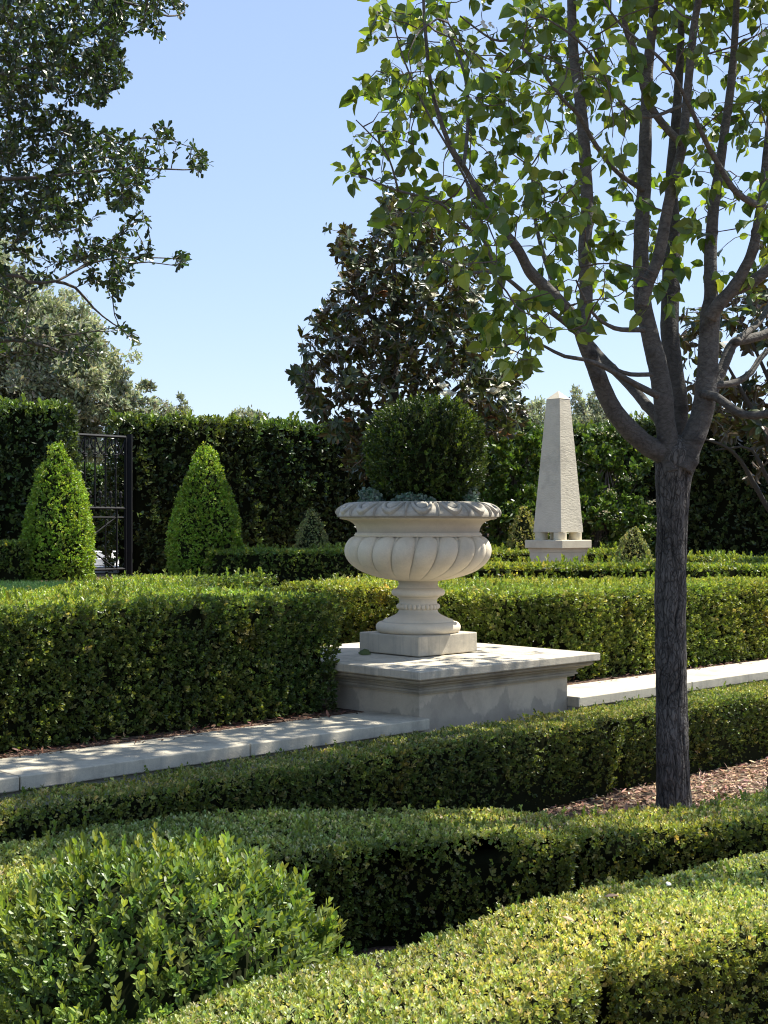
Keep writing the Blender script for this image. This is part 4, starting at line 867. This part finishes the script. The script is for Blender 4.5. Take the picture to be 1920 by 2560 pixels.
# ================================================================== SHRUB WITH CREAM FLOWERS, FAR TREES
def looseshrub(name, label, cat, base, blobs, n, L, cols, wts, seed, mat=M_far, T=T_DIA, group=None, trunk=None, flowers=0, wr=.5, shell=.55, nclump=None, twigs=80, spread=.62):
    root = empty(name, tuple(base), label, cat, group); r = rs(seed); s = Soup(); base = np.array(base, float)
    bl = np.array(blobs, float)       # x y z rx ry rz
    vol = (bl[:, 3] * bl[:, 4] * bl[:, 5]) ** .67; nc = nclump or max(30, n // 60)
    i = r.choice(len(bl), nc, p=vol / vol.sum()); d = unit(r.normal(size=(nc, 3))); rr = (shell + (1 - shell) * r.rand(nc) ** .6)[:, None] * (1 + .12 * r.normal(size=(nc, 1)))
    C = bl[i, :3] + d * rr * bl[i, 3:]; C[:, 2] = np.maximum(C[:, 2], base[2] + .15)
    m = n // nc; cs = np.cbrt(vol[i] / nc)[:, None] * spread
    Pn = (C[:, None] + r.normal(size=(nc, m, 3)) * .5 * cs[:, None]).reshape(-1, 3); cc = np.repeat(r.uniform(.75, 1.3, (nc, 1)), m, 0)
    D = unit(np.repeat(d, m, 0) * .5 + r.normal(size=Pn.shape) * .8 + [0, 0, .2]); N = unit(r.normal(size=Pn.shape) + [0, 0, .8]); k = len(Pn)
    LL = L * r.uniform(.6, 1.3, k)
    leaves(s, Pn, D, N, LL, LL * wr, cl(palette(r, k, cols, wts) * cc), T); s.build('foliage', mat, parent=root)
    s = Soup(); h = bl[:, 2].mean()
    t0 = np.array([bl[:, 0].mean(), bl[:, 1].mean(), 0]); top = np.array([t0[0], t0[1], bl[:, 2].max()])
    R = trunk or .05; q, _ = tube(s, [base, base * .5 + top * .5 + [.1, 0, 0], top], [R, R * .7, R * .2], 10, (.12, .1, .08), 0, .3)
    for j in r.choice(nc, min(nc, twigs), replace=False):
        a = q[min(len(q) - 1, int(len(q) * r.uniform(.3, .95)))]; tube(s, [a, (a + C[j]) / 2 + [0, 0, -.1], C[j]], [R * .25, R * .12, R * .04], 4, (.13, .11, .09), 0, .5)
    s.build('trunk', M_branch, parent=root)
    if flowers:
        s = Soup(); f0 = C[r.choice(nc, flowers)] + np.array([0, -.12, .08]); K = 26
        q = (f0[:, None] + r.normal(size=(flowers, K, 3)) * [.06, .05, .035]).reshape(-1, 3); D = unit(r.normal(size=q.shape)); e, _ = ortho(D, r)
        leaves(s, q, D, e, np.full(len(q), .03), np.full(len(q), .03), palette(r, len(q), [(.62, .58, .4), (.5, .48, .28)], (1, 1)), T_DIA); s.build('blossom', M_petal, parent=root)
    return root
GC = [(.045, .085, .018), (.08, .135, .025), (.13, .2, .035), (.2, .26, .05)]
def B(x, y, Y, rx, rz, ry=None): q = P(x, y, Y); k = Y / F; return (q[0], q[1], q[2], rx * k, (ry or rx) * k, rz * k)
looseshrub('flowering_shrub', 'sunlit bright green shrub with cream flower heads between the urn and the obelisk', 'shrub', (2.0, 21.4, ZG), [B(1250, 1200, 21.5, 70, 110), B(1320, 1180, 21.6, 70, 120), B(1240, 1330, 21.2, 80, 110), B(1330, 1330, 21.2, 80, 110)], 20000, .085, GC, (3, 4, 3, 1), 71, mat=M_hedge, T=T_BOX, flowers=26, shell=.6, group='flowering shrubs')
looseshrub('flowering_shrub', 'sunlit bright green shrub with cream flower heads just right of the obelisk', 'shrub', (3.2, 21.9, ZG), [B(1480, 1190, 22, 65, 120), B(1545, 1160, 22.4, 70, 110), B(1480, 1330, 21.8, 80, 110), B(1560, 1320, 22, 80, 110)], 17000, .085, GC, (3, 4, 3, 1), 72, mat=M_hedge, T=T_BOX, flowers=24, shell=.6, group='flowering shrubs')
OC = [(.21, .235, .15), (.31, .335, .22), (.42, .44, .31), (.5, .52, .4)]
TR = 'grey green trees beyond the tall hedge'
looseshrub('olive_tree', 'tall grey green tree beyond the hedge on the left, behind the iron gate', 'tree', (-8.5, 31, ZG), [B(60, 930, 31, 230, 190, 200), B(-60, 800, 31, 210, 180, 200), B(210, 990, 31, 120, 130), B(150, 850, 31, 120, 120), B(330, 1010, 31, 60, 60), B(60, 1150, 31, 230, 130)], 120000, .13, OC, (3, 4, 3, 2), 73, group=TR, trunk=.25, wr=.42, nclump=1500, shell=.3, spread=1.3)
looseshrub('olive_tree', 'small grey green treetop just showing over the hedge left of centre', 'tree', (-5.5, 34, ZG), [B(420, 1050, 34, 60, 45), B(455, 1010, 34, 14, 32), B(370, 1060, 34, 60, 40)], 5000, .10, OC, (3, 4, 3, 1), 74, group=TR, trunk=.1, wr=.4, shell=.2, nclump=140, spread=1.0)
looseshrub('olive_tree', 'tiny grey green treetop peeping over the hedge left of the magnolia', 'tree', (-3.4, 34, ZG), [B(615, 1050, 34, 45, 28), B(640, 1055, 34, 30, 24)], 2200, .10, OC, (3, 4, 3, 1), 75, group=TR, trunk=.1, wr=.4, shell=.2, nclump=70)
looseshrub('olive_tree', 'grey green tree top beyond the hedge immediately left of the obelisk', 'tree', (3.7, 33, ZG), [B(1330, 1070, 33, 55, 70), B(1345, 1020, 33, 18, 28), B(1310, 1110, 33, 50, 40)], 7000, .09, OC, (3, 4, 3, 1), 76, group=TR, trunk=.12, wr=.4, shell=.2, nclump=200, spread=1.0)
looseshrub('olive_tree', 'grey green tree top beyond the hedge immediately right of the obelisk', 'tree', (5.2, 33, ZG), [B(1480, 1070, 33, 75, 70), B(1440, 1010, 33, 25, 40), B(1500, 1000, 33, 30, 35), B(1600, 1080, 33, 30, 45), B(1560, 1110, 33, 60, 40)], 11000, .09, OC, (3, 4, 3, 1), 77, group=TR, trunk=.12, wr=.4, shell=.2, nclump=300, spread=1.0)

# ================================================================== SMALL THINGS
def looseleaf(label, c, L, W, col, D, N, T=T_MAG, name='fallen_leaf', cat='leaf'):
    s = Soup(); leaves(s, np.array([c], float), np.array([D], float), np.array([N], float), [L], [W], np.array([col]), T, smooth=True)
    o = s.build(name, M_petal if cat == 'petal' else M_mulch, tuple(c)); m = o.modifiers.new('solid', 'SOLIDIFY'); m.thickness = .001; return tag(o, label, cat)
looseleaf('curled olive green fallen leaf lying at the foot of the urn on the pedestal', (*G(895, 1637, ZS)[:2], ZS + .014), .095, .075, (.10, .13, .05), (.95, -.3, .02), (-.1, -.5, .9))
z = .50
looseleaf('narrow tan fallen leaf on the sunlit foreground hedge, near its back edge', (*G(1510, 2250, z), z + .012), .05, .018, (.42, .28, .18), (1, .1, .1), (0, -.3, 1))
looseleaf('small tan fallen leaf on the middle of the sunlit foreground hedge', (*G(1405, 2300, z), z + .012), .05, .016, (.45, .32, .2), (.8, -.8, -.1), (0, -.3, 1))
looseleaf('white petal lying on the sunlit foreground hedge', (*G(1668, 2225, z), z + .014), .02, .02, (.7, .7, .65), (.5, .5, .5), (-.3, -.9, .4), cat='petal', name='fallen_petal')
s = Soup(); c = P(1943, 2010, 8.6); c[2] = 0
lathe(s, tuple(c), [(0, .2), (.03, .2), (.055, .185), (.062, .16), (.06, .1), (.05, .05), (.03, .035), (.014, .03), (.014, -.05)], 24, (.012, .012, .012))
tag(s.build('garden_lamp', M_iron, tuple(c)), 'small black garden lamp in the mulch at the right edge', 'lamp')
